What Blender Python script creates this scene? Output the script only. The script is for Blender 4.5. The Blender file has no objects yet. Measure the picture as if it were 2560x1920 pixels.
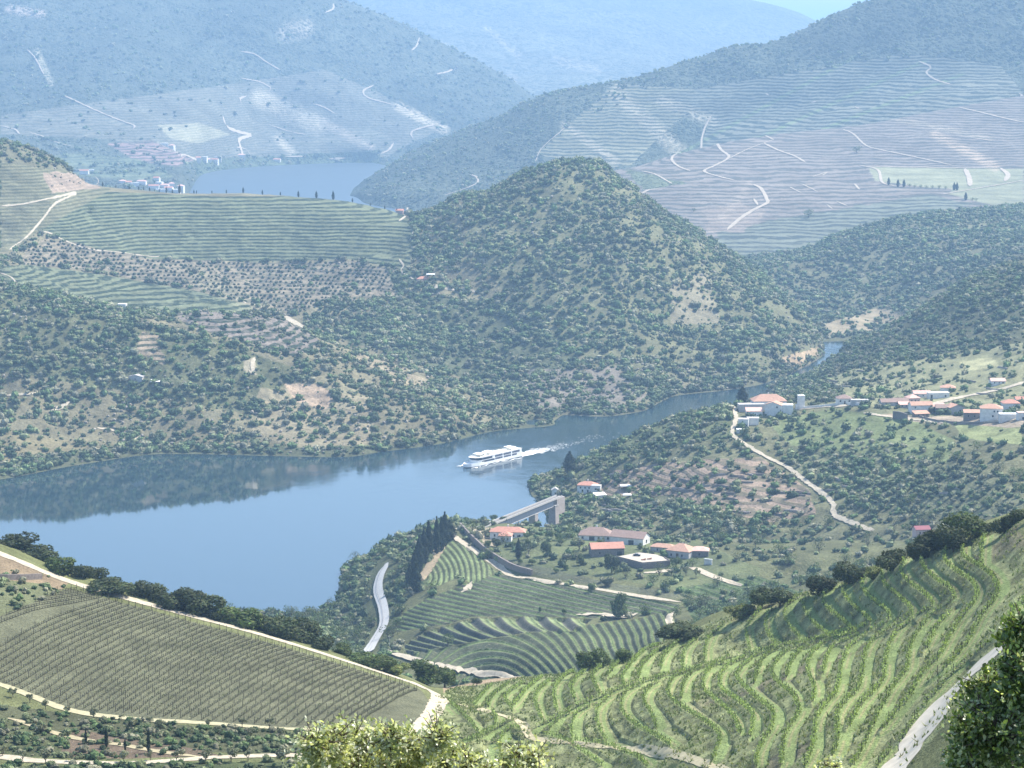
import bpy, bmesh, math, random
import numpy as np
from mathutils import Vector, Matrix
R_ = math.radians
random.seed(7); rng = np.random.default_rng(7)
scene = bpy.context.scene
COL = scene.collection

# ------------------------------------------------------------------ camera
H = 338.0; F = 5700.0; PW, PH = 2560, 1920
PITCH = math.atan(830/5700.0); CP, SP = math.cos(PITCH), math.sin(PITCH)
cam_d = bpy.data.cameras.new('camera'); cam = bpy.data.objects.new('camera', cam_d); COL.objects.link(cam)
cam_d.sensor_fit = 'HORIZONTAL'; cam_d.sensor_width = 36.0; cam_d.lens = 36.0*F/PW
cam_d.clip_start = 0.5; cam_d.clip_end = 60000
cam.location = (0, 0, H); cam.rotation_euler = (math.pi/2 - PITCH, 0, 0)
scene.camera = cam
# ------------------------------------------------------------------ sky, sun, exposure
SUN_EL, SUN_AZ = R_(52), R_(60)        # azimuth clockwise from +Y (the view direction)
world = bpy.data.worlds.new('World'); scene.world = world; world.use_nodes = True
wn = world.node_tree.nodes; wl = world.node_tree.links
sky = wn.new('ShaderNodeTexSky'); sky.sky_type = 'NISHITA'; sky.sun_disc = False
sky.sun_elevation = SUN_EL; sky.sun_rotation = SUN_AZ
sky.air_density = 1.1; sky.dust_density = 1.8; sky.ozone_density = 2.0; sky.altitude = 300
bg = wn['Background']; bg.inputs['Strength'].default_value = 0.15
wl.new(sky.outputs[0], bg.inputs['Color'])
sun_d = bpy.data.lights.new('sun', 'SUN'); sun_d.energy = 5.0; sun_d.angle = R_(0.5); sun_d.color = (1.0, 0.95, 0.86)
sun = bpy.data.objects.new('sun', sun_d); COL.objects.link(sun)
sdir = Vector((math.sin(SUN_AZ)*math.cos(SUN_EL), math.cos(SUN_AZ)*math.cos(SUN_EL), math.sin(SUN_EL)))
sun.rotation_euler = sdir.to_track_quat('Z', 'Y').to_euler(); sun.location = (0, 0, 900)
scene.view_settings.view_transform = 'Standard'; scene.view_settings.look = 'None'
scene.view_settings.exposure = 1.02; scene.view_settings.gamma = 1.0
scene.render.engine = 'CYCLES'
scene.cycles.max_bounces = 6; scene.cycles.transparent_max_bounces = 6; scene.cycles.volume_bounces = 0
HAZE_D = 1.02e-4; HAZE_COL = (0.42, 0.68, 1.0, 1)

# ------------------------------------------------------------------ maths helpers
def pz(py, D):                       # height of the point seen at row py, D metres out
    v = (960-np.asarray(py, float))/F
    return H + np.asarray(D)*(-SP + v*CP)/(CP + v*SP)
def zy(D, z):                        # row at which (D, z) is seen
    dep = np.asarray(D)*CP + (H-np.asarray(z))*SP
    return 960 - F*(np.asarray(D)*SP - (H-np.asarray(z))*CP)/dep
def pd(py, z=0.0):                   # distance at which row py meets height z
    v = (960-py)/F
    return (z-H)*(CP + v*SP)/(-SP + v*CP)
def wx(px, D, z): return (np.asarray(px)-1280)/F*(np.asarray(D)*CP + (H-np.asarray(z))*SP)
def wpx(x, D, z): return 1280 + F*np.asarray(x)/(np.asarray(D)*CP + (H-np.asarray(z))*SP)
def P3(px, py, D): z = float(pz(py, D)); return Vector((float(wx(px, D, z)), D, z))
def onwater(px, py, z=0.0): D = pd(py, z); return Vector((float(wx(px, D, z)), D, z))

def _h(ix, iy, s):
    n = (ix.astype(np.int64)*374761393 + iy.astype(np.int64)*668265263 + s*1442695041) & 0x7fffffff
    n = ((n ^ (n >> 13))*1274126177) & 0x7fffffff
    return ((n ^ (n >> 16)) & 0xffff)/65535.0
def vnoise(x, y, s=0):
    x = np.asarray(x, float); y = np.asarray(y, float)
    ix = np.floor(x); iy = np.floor(y); fx = x-ix; fy = y-iy
    fx = fx*fx*(3-2*fx); fy = fy*fy*(3-2*fy); ix = ix.astype(np.int64); iy = iy.astype(np.int64)
    a = _h(ix, iy, s); b = _h(ix+1, iy, s); c = _h(ix, iy+1, s); d = _h(ix+1, iy+1, s)
    return (a*(1-fx)+b*fx)*(1-fy)+(c*(1-fx)+d*fx)*fy
def fbm(x, y, sc, octv=4, s=0):      # -1..1
    r = 0; a = 1; t = 0
    for k in range(octv):
        r = r + a*(vnoise(x/sc*2**k+17.3*k, y/sc*2**k-9.1*k, s+k)*2-1); t += a; a *= .5
    return r/t
def smooth(a, b, x): t = np.clip((x-a)/(b-a), 0, 1); return t*t*(3-2*t)

def slopes(x, y):                    # monotone cubic slopes, axis 0
    dx = np.diff(x); d = np.diff(y, axis=0)/dx.reshape((-1,)+(1,)*(y.ndim-1))
    m = np.zeros_like(y); a = d[:-1]; b = d[1:]
    ok = a*b > 0; m[1:-1][ok] = 2*a[ok]*b[ok]/(a[ok]+b[ok]); m[0] = d[0]; m[-1] = d[-1]
    return m
def pchip(x, y, q):
    x = np.asarray(x, float); y = np.asarray(y, float); q = np.clip(q, x[0], x[-1])
    m = slopes(x, y); i = np.clip(np.searchsorted(x, q, 'right')-1, 0, len(x)-2)
    h = (x[i+1]-x[i]); t = (q-x[i])/h
    if y.ndim > 1: h = h[:, None]; t = t[:, None]
    return ((2*t**3-3*t**2+1)*y[i] + (t**3-2*t**2+t)*h*m[i] + (-2*t**3+3*t**2)*y[i+1] + (t**3-t**2)*h*m[i+1])

def inpoly(x, y, poly):
    r = np.zeros(x.shape, bool); n = len(poly)
    for i in range(n):
        x1, y1 = poly[i]; x2, y2 = poly[(i+1) % n]
        if y1 == y2: continue
        c = ((y1 > y) != (y2 > y)) & (x < (x2-x1)*(y-y1)/(y2-y1)+x1); r ^= c
    return r

# ------------------------------------------------------------------ mesh / object helpers
def link(o, parent=None):
    COL.objects.link(o)
    if parent is not None: o.parent = parent
    return o
def mesh_np(name, V, Fc, mat, smooth_=True, col=None, aux=None, matidx=None):
    V = np.ascontiguousarray(V, dtype=np.float32); Fc = np.ascontiguousarray(Fc, dtype=np.int32)
    me = bpy.data.meshes.new(name); n = Fc.shape[1]
    me.vertices.add(len(V)); me.vertices.foreach_set('co', V.ravel())
    me.loops.add(Fc.size); me.loops.foreach_set('vertex_index', Fc.ravel())
    me.polygons.add(len(Fc)); me.polygons.foreach_set('loop_start', np.arange(0, Fc.size, n, dtype=np.int32))
    me.polygons.foreach_set('loop_total', np.full(len(Fc), n, np.int32))
    me.polygons.foreach_set('use_smooth', np.full(len(Fc), smooth_, bool))
    for m in (mat if isinstance(mat, (list, tuple)) else [mat]): me.materials.append(m)
    if matidx is not None: me.polygons.foreach_set('material_index', np.ascontiguousarray(matidx, dtype=np.int32))
    for nm, arr in (('Col', col), ('Aux', aux)):
        if arr is not None:
            a = me.attributes.new(nm, 'FLOAT_COLOR', 'POINT'); c = np.ones((len(V), 4), np.float32); c[:, :arr.shape[1]] = arr
            a.data.foreach_set('color', c.ravel())
    me.update(); me.validate(); return me
def tag(o, label=None, cat=None, group=None, kind=None):
    if label: o['label'] = label
    if cat: o['category'] = cat
    if group: o['group'] = group
    if kind: o['kind'] = kind
    return o
def obj(name, me, parent=None, loc=None, rz=None):
    o = bpy.data.objects.new(name, me); link(o, parent)
    if loc is not None: o.location = loc
    if rz is not None: o.rotation_euler = (0, 0, rz)
    return o
def empty(name, loc, rz=0, **kw):
    o = bpy.data.objects.new(name, None); link(o); o.location = loc; o.rotation_euler = (0, 0, rz); o.empty_display_size = 1
    return tag(o, **kw)
class MB:                              # collects simple shapes into one mesh
    def __init__(s): s.v = []; s.f = []
    def add(s, vs, fs):
        n = len(s.v); s.v += [tuple(v) for v in vs]; s.f += [tuple(n+i for i in f) for f in fs]; return s
    def box(s, x0, x1, y0, y1, z0, z1):
        return s.add([(x0,y0,z0),(x1,y0,z0),(x1,y1,z0),(x0,y1,z0),(x0,y0,z1),(x1,y0,z1),(x1,y1,z1),(x0,y1,z1)],
                     [(0,3,2,1),(4,5,6,7),(0,1,5,4),(1,2,6,5),(2,3,7,6),(3,0,4,7)])
    def prism(s, pts, z0, z1):
        n = len(pts)
        return s.add([(p[0],p[1],z0) for p in pts]+[(p[0],p[1],z1) for p in pts],
                     [tuple(range(n-1,-1,-1)), tuple(range(n,2*n))]+[(i,(i+1)%n,n+(i+1)%n,n+i) for i in range(n)])
    def tube(s, a, b, r0, r1, n=7):
        a = Vector(a); b = Vector(b); d = (b-a).normalized(); u = d.orthogonal().normalized(); w = d.cross(u)
        vs = [a+(u*math.cos(2*math.pi*i/n)+w*math.sin(2*math.pi*i/n))*r0 for i in range(n)]
        vs += [b+(u*math.cos(2*math.pi*i/n)+w*math.sin(2*math.pi*i/n))*r1 for i in range(n)]
        return s.add(vs, [(i,(i+1)%n,n+(i+1)%n,n+i) for i in range(n)]+[tuple(range(n-1,-1,-1)), tuple(range(n,2*n))])
    def mesh(s, name, mat, smooth_=False):
        me = bpy.data.meshes.new(name); me.from_pydata(s.v, [], s.f); me.materials.append(mat)
        me.polygons.foreach_set('use_smooth', [smooth_]*len(me.polygons)); me.update(); return me
    def obj(s, name, mat, parent=None, **kw): return tag(obj(name, s.mesh(name, mat), parent), **kw)

# ------------------------------------------------------------------ materials
class N:
    def __init__(s, name):
        s.m = bpy.data.materials.new(name); s.m.use_nodes = True; s.t = s.m.node_tree; s.n = s.t.nodes; s.l = s.t.links
        s.b = s.n['Principled BSDF']; s.b.inputs['Roughness'].default_value = .9; s.b.inputs['Specular IOR Level'].default_value = .15
    def new(s, ty, **kw):
        n = s.n.new(ty)
        for k, v in kw.items(): setattr(n, k, v)
        return n
    def put(s, v, sock):
        if v is None: return
        if isinstance(v, bpy.types.NodeSocket): s.l.new(v, sock)
        elif isinstance(v, (tuple, list)) and len(v) == 3 and sock.type == 'RGBA': sock.default_value = (*v, 1)
        else: sock.default_value = v
    def math(s, op, a, b=None, c=None, clamp=False):
        n = s.new('ShaderNodeMath', operation=op, use_clamp=clamp); s.put(a, n.inputs[0]); s.put(b, n.inputs[1]); s.put(c, n.inputs[2]); return n.outputs[0]
    def mix(s, f, a, b, bt='MIX'):
        n = s.new('ShaderNodeMix', data_type='RGBA', blend_type=bt); s.put(f, n.inputs[0]); s.put(a, n.inputs[6]); s.put(b, n.inputs[7]); return n.outputs[2]
    def attr(s, nm): n = s.new('ShaderNodeAttribute', attribute_name=nm); return n
    def pos(s): return s.new('ShaderNodeNewGeometry').outputs['Position']
    def noise(s, vec, scale, detail=3, rough=.55, dist=0):
        n = s.new('ShaderNodeTexNoise'); s.put(vec, n.inputs['Vector']); n.inputs['Scale'].default_value = scale
        n.inputs['Detail'].default_value = detail; n.inputs['Roughness'].default_value = rough; n.inputs['Distortion'].default_value = dist; return n.outputs['Fac']
    def vor(s, vec, scale, feat='F1'):
        n = s.new('ShaderNodeTexVoronoi', feature=feat); s.put(vec, n.inputs['Vector']); n.inputs['Scale'].default_value = scale; return n.outputs['Distance']
    def rng(s, v, a, b, c, d): 
        n = s.new('ShaderNodeMapRange'); s.put(v, n.inputs[0])
        for i, q in enumerate((a, b, c, d)): n.inputs[i+1].default_value = q
        return n.outputs[0]
    def scl(s, vec, k):
        n = s.new('ShaderNodeVectorMath', operation='MULTIPLY'); s.put(vec, n.inputs[0]); n.inputs[1].default_value = k; return n.outputs[0]
    def bump(s, h, strength, dist=1.0):
        n = s.new('ShaderNodeBump'); s.put(h, n.inputs['Height']); n.inputs['Strength'].default_value = strength; n.inputs['Distance'].default_value = dist
        s.l.new(n.outputs[0], s.b.inputs['Normal']); return n
    def base(s, v): s.put(v, s.b.inputs['Base Color']); return s

def simple(name, c, rough=.85, var=.15, scale=1.0, spec=.2, metal=0.0):
    n = N(name); p = n.pos(); f = n.noise(p, scale, 4, .6)
    k = n.rng(f, .25, .75, 1-var, 1+var); cc = n.new('ShaderNodeCombineColor')
    for i in range(3): n.put(n.math('MULTIPLY', k, c[i]), cc.inputs[i])
    n.base(cc.outputs[0]); n.b.inputs['Roughness'].default_value = rough; n.b.inputs['Specular IOR Level'].default_value = spec
    n.b.inputs['Metallic'].default_value = metal
    return n.m

def terrain_mat(name, fine=2.0, coarse=25.0, var=.35, spacing=3.0, wob=3.0, spots=0.0, spot_scale=9.0, dark=(.03,.045,.03), stripe_col=(.055,.07,.04), bump=.6, rock=0.0):
    n = N(name); p = n.pos(); col = n.attr('Col').outputs['Color']; aux = n.new('ShaderNodeSeparateColor'); n.l.new(n.attr('Aux').outputs['Color'], aux.inputs[0])
    f1 = n.noise(p, 1/fine, 4, .65); f2 = n.noise(p, 1/coarse, 4, .6)
    k = n.math('MULTIPLY', n.rng(f1, .25, .75, 1-var, 1+var), n.rng(f2, .3, .7, 1-var*.7, 1+var*.7))
    vm = n.new('ShaderNodeVectorMath', operation='SCALE'); n.put(col, vm.inputs[0]); n.put(k, vm.inputs['Scale']); c = vm.outputs[0]
    if rock > 0:      # pale stones and dry tufts
        rk = n.rng(n.noise(p, 1/(fine*.9), 5, .75), .56, .64, 0, 1); rk = n.math('MULTIPLY', rk, n.rng(n.noise(p, 1/35.0, 3, .6), .38, .62, .1, 1)); c = n.mix(n.math('MULTIPLY', rk, rock), c, (.34,.30,.22))
    # contour rows of vines: they follow the height of the slope
    sx = n.new('ShaderNodeSeparateXYZ'); n.l.new(p, sx.inputs[0])
    w = n.noise(n.scl(p, (1, 1, .2)), 1/90.0, 3, .55)
    w2 = n.noise(n.scl(p, (1, .4, .2)), 1/16.0, 3, .55)
    z = n.math('ADD', sx.outputs[2], n.math('ADD', n.math('MULTIPLY', w, wob*2.2), n.math('MULTIPLY', w2, spacing*.3)))
    fr = n.math('FRACT', n.math('DIVIDE', z, spacing))
    st = n.math('MULTIPLY', n.rng(fr, .38, .50, 0, 1), n.rng(fr, .86, .98, 1, 0))
    br = n.noise(n.scl(p, (1, 1, .3)), 1/9.0, 3, .7)
    st = n.math('MULTIPLY', st, n.rng(br, .3, .52, .25, 1)); st = n.math('MULTIPLY', st, aux.outputs[0], clamp=True)
    c = n.mix(st, c, stripe_col)
    h = n.math('MULTIPLY', f1, .8)
    if spots > 0:
        d = n.vor(p, 1/spot_scale); d2 = n.vor(n.scl(p, (1.1, .93, 1)), 1/(spot_scale*.55))
        s1 = n.rng(d, .28, .55, 1, 0); s2 = n.rng(d2, .25, .5, .8, 0); g = n.rng(n.noise(p, 1/60.0, 4, .6), .35, .6, .35, 1)
        s_ = n.math('MULTIPLY', n.math('MAXIMUM', s1, s2), n.math('MULTIPLY', g, n.math('MULTIPLY', aux.outputs[1], spots)), clamp=True)
        c = n.mix(s_, c, dark); h = n.math('ADD', h, n.math('MULTIPLY', s_, spot_scale*.35))
    h = n.math('SUBTRACT', h, n.math('MULTIPLY', n.math('MULTIPLY', st, -1.0), .8))
    n.base(c); n.bump(h, bump, 1.0); n.b.inputs['Roughness'].default_value = 1; n.b.inputs['Specular IOR Level'].default_value = .05
    return n.m

def foliage_mat(name, c=None, var=.3, scale=.5, trans=.25, rough=.75, spec=.15, use_attr=False, objvar=.25):
    n = N(name); p = n.pos(); f = n.noise(p, scale, 3, .6); k = n.rng(f, .25, .75, 1-var, 1+var)
    oi = n.new('ShaderNodeObjectInfo'); k = n.math('MULTIPLY', k, n.rng(oi.outputs['Random'], 0, 1, 1-objvar, 1+objvar))
    col = n.attr('Col').outputs['Color'] if use_attr else None
    vm = n.new('ShaderNodeVectorMath', operation='SCALE')
    if use_attr: n.put(col, vm.inputs[0])
    else: vm.inputs[0].default_value = c
    n.put(k, vm.inputs['Scale']); n.base(vm.outputs[0])
    n.b.inputs['Roughness'].default_value = rough; n.b.inputs['Specular IOR Level'].default_value = spec
    if trans > 0:
        t = n.new('ShaderNodeBsdfTranslucent'); tv = n.new('ShaderNodeVectorMath', operation='MULTIPLY'); n.l.new(vm.outputs[0], tv.inputs[0]); tv.inputs[1].default_value = (1.5, 1.6, .7)
        n.l.new(tv.outputs[0], t.inputs[0]); mx = n.new('ShaderNodeMixShader'); mx.inputs[0].default_value = trans
        n.l.new(n.b.outputs[0], mx.inputs[1]); n.l.new(t.outputs[0], mx.inputs[2]); n.l.new(mx.outputs[0], n.n['Material Output'].inputs[0])
    return n.m

M = {}
M['near'] = terrain_mat('near_ground', .7, 9, .38, 3, 2, bump=.9)
M['mid'] = terrain_mat('mid_ground', 1.8, 22, .42, 3.0, 3.0, bump=.9, rock=.55)
M['left'] = terrain_mat('left_ground', 2.2, 30, .38, 3.6, 2.0, bump=.9, stripe_col=(.028,.042,.026), rock=.6)
M['brown'] = terrain_mat('brown_ground', 3.0, 50, .3, 4.4, 5.0, bump=.7, stripe_col=(.05,.06,.05), spots=1.0, spot_scale=9)
M['far'] = terrain_mat('far_ground', 6.0, 80, .35, 7.0, 8.0, bump=.8, stripe_col=(.025,.04,.03), spots=1.0, spot_scale=14)
M['vfar'] = terrain_mat('distant_ground', 25, 300, .35, 20, 20, bump=.8, spots=.8, spot_scale=40)
M['track'] = simple('pale_track', (.38, .33, .245), .95, .35, .6)
M['pale2'] = simple('pale_lane', (.50,.45,.36), .95, .18, .5)
M['fartrack'] = simple('far_track', (.36,.31,.24), .95, .2, .1)
M['rail'] = simple('ballast', (.34, .34, .33), .9, .25, 1.2)
M['steelrail'] = simple('rail_steel', (.10, .09, .09), .5, .2, .5)
M['bush'] = foliage_mat('scrub_leaves', None, .3, .35, .12, use_attr=True, objvar=0)
_q = N('outcrop'); _q.base(_q.attr('Col').outputs['Color']); M['stone2'] = _q.m
M['leaf'] = foliage_mat('tree_leaves', None, .35, .8, .22, use_attr=True, objvar=.18)
M['trunk'] = simple('bark', (.10, .08, .06), .95, .3, 3)
M['white'] = simple('whitewash', (.66, .64, .60), .85, .2, .5)
M['stone'] = simple('stone_wall', (.20, .17, .15), .95, .4, 1.5)
M['redroof'] = simple('red_tiles', (.46, .23, .165), .9, .2, .7)
M['oldroof'] = simple('weathered_tiles', (.27,.19,.155), .9, .22, .7)
M['orangeroof'] = simple('orange_tiles', (.45, .27, .19), .9, .2, .7)
M['window'] = simple('window_glass', (.03, .035, .045), .25, .1, 1, .5)
M['door'] = simple('door_paint', (.10, .07, .05), .6, .15, 1)
M['concrete'] = simple('concrete', (.42, .40, .37), .9, .15, .5)
M['girder'] = simple('painted_steel', (.10,.12,.15), .6, .15, .5)
M['pier'] = simple('granite_pier', (.33, .29, .26), .95, .25, .8)
M['post'] = simple('weathered_post', (.075, .06, .05), .95, .3, 3)
# ------------------------------------------------------------------ terrain sheets
class Sheet:
    """A hillside lofted through lines. A knot is (px,row,D), (px,row,'s') = on the water line, or (px,'z',D,z)."""
    def __init__(s, name, px0, px1, step, lines, subs, amp=4, nsc=120, seed=1, lo=0, amp2=None, ridge=None):
        s.name = name; s.px = np.arange(px0, px1+step, step, dtype=float); Ds = []; Ys = []
        for ln in lines:
            k = []
            for q in ln:
                if q[1] == 'z': k.append((q[0], float(zy(q[2], q[3])), q[2]))
                elif q[2] == 's': k.append((q[0], q[1], float(pd(q[1], .3))))
                else: k.append(q)
            k = np.array(k, float)
            if len(k) == 1: k = np.vstack([k, k+[[5000, 0, 0]]])
            Ys.append(pchip(k[:, 0], k[:, 1], s.px)); Ds.append(pchip(k[:, 0], k[:, 2], s.px))
        Ds = np.array(Ds); Zs = pz(np.array(Ys), Ds)
        t = []
        for i, n in enumerate(subs): t += list(i + np.arange(n)/n)
        t.append(len(subs)); t = np.array(t); ti = np.arange(len(lines), dtype=float)
        s.t = t; s.D = pchip(ti, Ds, t); s.Z = pchip(ti, Zs, t)
        X = wx(s.px[None, :], s.D, s.Z)
        w = smooth(lo, lo+18, s.Z)
        if ridge is not None: w = w*(1-.75*np.exp(-((t-ridge)/.4)**2))[:, None]
        a2 = amp2 if amp2 is not None else amp*.25
        rid = 1-np.abs(fbm(X, s.D, nsc, 4, seed))*2.4
        s.Z = s.Z + w*(amp*.55*rid - amp*.2 + amp*.5*fbm(X, s.D, nsc*.5, 4, seed+5) + a2*fbm(X, s.D, 12, 3, seed+9))
        s.upd(); sh = s.D.shape
        s.col = np.zeros(sh+(3,), np.float32); s.den = np.zeros(sh, np.float32); s.aux = np.zeros(sh+(3,), np.float32)
    def upd(s):
        s.X = wx(s.px[None, :], s.D, s.Z); s.PY = zy(s.D, s.Z); s.PX = np.broadcast_to(s.px[None, :], s.D.shape)
    def fill(s, c, den=0, st=0, sp=1, var=.12, sc=60, seed=3):
        f = 1+var*fbm(s.X, s.D, sc, 4, seed); s.col[:] = np.array(c)[None, None, :]*f[..., None]; s.den[:] = den; s.aux[..., 0] = st; s.aux[..., 1] = sp
    def paint(s, poly, c=None, den=None, st=None, sp=None, jit=9, op=1.0, mask=None, seed=0):
        a = np.array(poly, float); c0 = np.searchsorted(s.px, a[:, 0].min()-20); c1 = np.searchsorted(s.px, a[:, 0].max()+20)
        if c1 <= c0: return
        sl = (slice(None), slice(c0, c1)); px = s.PX[sl]; py = s.PY[sl]
        jx = jit*fbm(s.X[sl], s.D[sl], 20, 4, 40+seed); jy = jit*fbm(s.X[sl]+99, s.D[sl], 20, 4, 50+seed)*.6
        m = inpoly(px+jx, py+jy, poly)
        if mask is not None: m &= mask[sl]
        if c is not None: 
            k = s.col[sl]; k[m] = k[m]*(1-op)+np.array(c, np.float32)*op
        if den is not None: s.den[sl][m] = den
        if st is not None: s.aux[sl][..., 0][m] = st
        if sp is not None: s.aux[sl][..., 1][m] = sp
    def streak(s, a, b, w, c, op=.6, den=None):      # soft-edged band of bare soil between two image points
        ax, ay = a; bx, by = b; dx, dy = bx-ax, by-ay; L2 = dx*dx+dy*dy
        t = np.clip(((s.PX-ax)*dx+(s.PY-ay)*dy)/L2, 0, 1); d = np.hypot(s.PX-ax-t*dx, s.PY-ay-t*dy)
        f = (op*smooth(w, w*.2, d)*(.75+.5*vnoise(s.X/15, s.D/15, 4)))[..., None]
        s.col[:] = s.col*(1-f)+np.array(c, np.float32)*f
        if den is not None: s.den[d < w*.6] = den
    def at(s, px, py):                   # first surface point seen at an image position
        c = np.clip((px-s.px[0])/(s.px[1]-s.px[0]), 0, len(s.px)-1.001); i = int(c); f = c-i
        D = s.D[:, i]*(1-f)+s.D[:, i+1]*f; Z = s.Z[:, i]*(1-f)+s.Z[:, i+1]*f; Y = s.PY[:, i]*(1-f)+s.PY[:, i+1]*f
        k = np.nonzero((Y[1:] <= py) & (Y[:-1] > py))[0]
        if len(k) == 0: j = int(np.argmin(np.abs(Y-py))); return Vector((float(wx(px, D[j], Z[j])), D[j], Z[j]))
        j = k[0]; g = (Y[j]-py)/(Y[j]-Y[j+1]); d = D[j]+(D[j+1]-D[j])*g; z = Z[j]+(Z[j+1]-Z[j])*g
        return Vector((float(wx(px, d, z)), float(d), float(z)))
    def h(s, x, y, z0=None):             # surface height at world x, y
        z = 100.0 if z0 is None else z0
        for _ in range(3):
            px = float(wpx(x, y, z)); c = min(max((px-s.px[0])/(s.px[1]-s.px[0]), 0), len(s.px)-1.001); i = int(c); f = c-i
            za = np.interp(y, s.D[:, i], s.Z[:, i]); zb = np.interp(y, s.D[:, i+1], s.Z[:, i+1]); z = float(za*(1-f)+zb*f)
        return z
    def build(s, name, mat, label=None):
        r, c = s.D.shape; V = np.stack([s.X, s.D, s.Z], -1).reshape(-1, 3); i = np.arange(r*c).reshape(r, c)
        Fc = np.stack([i[:-1, :-1], i[:-1, 1:], i[1:, 1:], i[1:, :-1]], -1).reshape(-1, 4)
        o = obj(name, mesh_np(name, V, Fc, mat, True, np.clip(s.col, .005, 1).reshape(-1, 3), s.aux.reshape(-1, 3)))
        return tag(o, kind='structure')
def ZZ(D, z): return [(-200, 'z', D, z)]

near = Sheet('near', -160, 2720, 2.5, [
    ZZ(4, 335.6), ZZ(14, 331.5), ZZ(60, 310),
    [(-160,2080,400),(500,2080,405),(1000,2080,420),(1300,2060,440),(1500,2040,430),(1750,2040,370),(2000,2020,330),(2200,2000,318),(2400,1980,285),(2720,1950,235)],
    [(-160,1880,470),(0,1885,470),(289,1905,462),(740,1889,468),(1000,1880,480),(1300,1870,494),(1500,1850,490),(1750,1850,440),(2042,1806,394),(2200,1780,382),(2400,1720,352),(2560,1640,330),(2720,1560,315)],
    [(-160,1680,530),(0,1712,527),(174,1773,512),(492,1805,503),(752,1822,498),(1013,1813,508),(1134,1800,525),(1330,1813,508),(1520,1720,528),(1700,1680,545),(1860,1636,560),(2030,1600,543),(2200,1560,500),(2390,1500,462),(2560,1440,425),(2720,1400,412)],
    [(-160,1322,632),(0,1372,627),(174,1442,624),(405,1508,617),(694,1587,612),(1013,1690,612),(1100,1730,613),(1180,1742,614),(1280,1712,624),(1465,1680,615),(1639,1625,606),(1801,1568,592),(1899,1533,582),(2113,1466,560),(2264,1405,524),(2362,1377,514),(2460,1348,507),(2560,1307,487),(2720,1260,470)],
    [(-160,'z',680,190),(174,'z',670,178),(694,'z',660,160),(1100,'z',660,150),(1240,1700,700),(1465,'z',670,150),(1801,'z',650,176),(2113,'z',620,190),(2362,'z',580,214),(2720,'z',560,230)],
    [(-160,'z',760,120),(174,'z',750,110),(694,'z',740,95),(1100,'z',760,90),(1240,'z',790,95),(1465,'z',760,95),(1801,'z',740,120),(2113,'z',720,130),(2362,'z',680,160),(2720,'z',660,175)],
    ZZ(960, 12)],
    [4, 10, 14, 110, 230, 260, 30, 14, 10], amp=.8, nsc=60, seed=11, amp2=.25, ridge=6)

val = Sheet('val', 560, 2340, 2.5, [
    ZZ(900, 30),
    [(560,'z',1000,30),(600,1760,1042),(1300,1760,1005),(1700,1760,975),(2340,1760,950)],
    [(560,1640,1150),(900,1650,1150),(1100,1650,1110),(1300,1640,1062),(1500,1640,1042),(1700,1600,1040),(2000,1560,1060),(2340,1500,1060)],
    [(560,1540,1330),(820,1570,1300),(900,1600,1240),(980,1600,1215),(1100,1590,1180),(1200,1560,1178),(1400,1545,1182),(1600,1540,1190),(1700,1530,1185),(2000,1480,1180),(2340,1420,1180)],
    [(560,'z',1420,-8),(760,'z',1400,-5),(825,1505,1385),(880,1480,1385),(960,1430,1390),(1060,1380,1410),(1128,1334,1450),(1200,1385,1382),(1268,1434,1330),(1496,1474,1272),(1700,1506,1232),(2000,1440,1280),(2340,1380,1290)],
    [(560,'z',1480,-12),(800,'z',1450,-9),(880,1420,1450),(960,1380,1470),(1060,1330,1490),(1130,1312,1500),(1200,1352,1405),(1270,1402,1348),(1400,1440,1306),(1500,1450,1290),(1700,1474,1255),(2000,1430,1300),(2340,1370,1305)],
    [(560,'z',1560,-12),(880,'z',1520,-6),(960,'z',1530,3),(1060,'z',1550,10),(1130,1303,1550),(1230,1330,1450),(1350,1352,1392),(1450,1370,1372),(1550,1396,1338),(1700,1410,1322),(1900,1400,1318),(2340,1360,1320)],
    [(560,'z',1620,-12),(960,'z',1590,-10),(1060,'z',1600,-6),(1130,'z',1600,2),(1230,1305,1530),(1350,1318,1480),(1450,1330,1432),(1600,1345,1420),(1700,1352,1410),(1900,1360,1400),(2340,1340,1380)],
    [(560,'z',1700,-14),(1130,'z',1680,-14),(1230,'z',1620,-10),(1350,'z',1560,8),(1450,'z',1500,16),(1700,'z',1480,16),(1900,'z',1460,18),(2340,'z',1450,30)]],
    [6, 130, 200, 260, 60, 120, 60, 16], amp=1.6, nsc=110, seed=21, amp2=.3)

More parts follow.
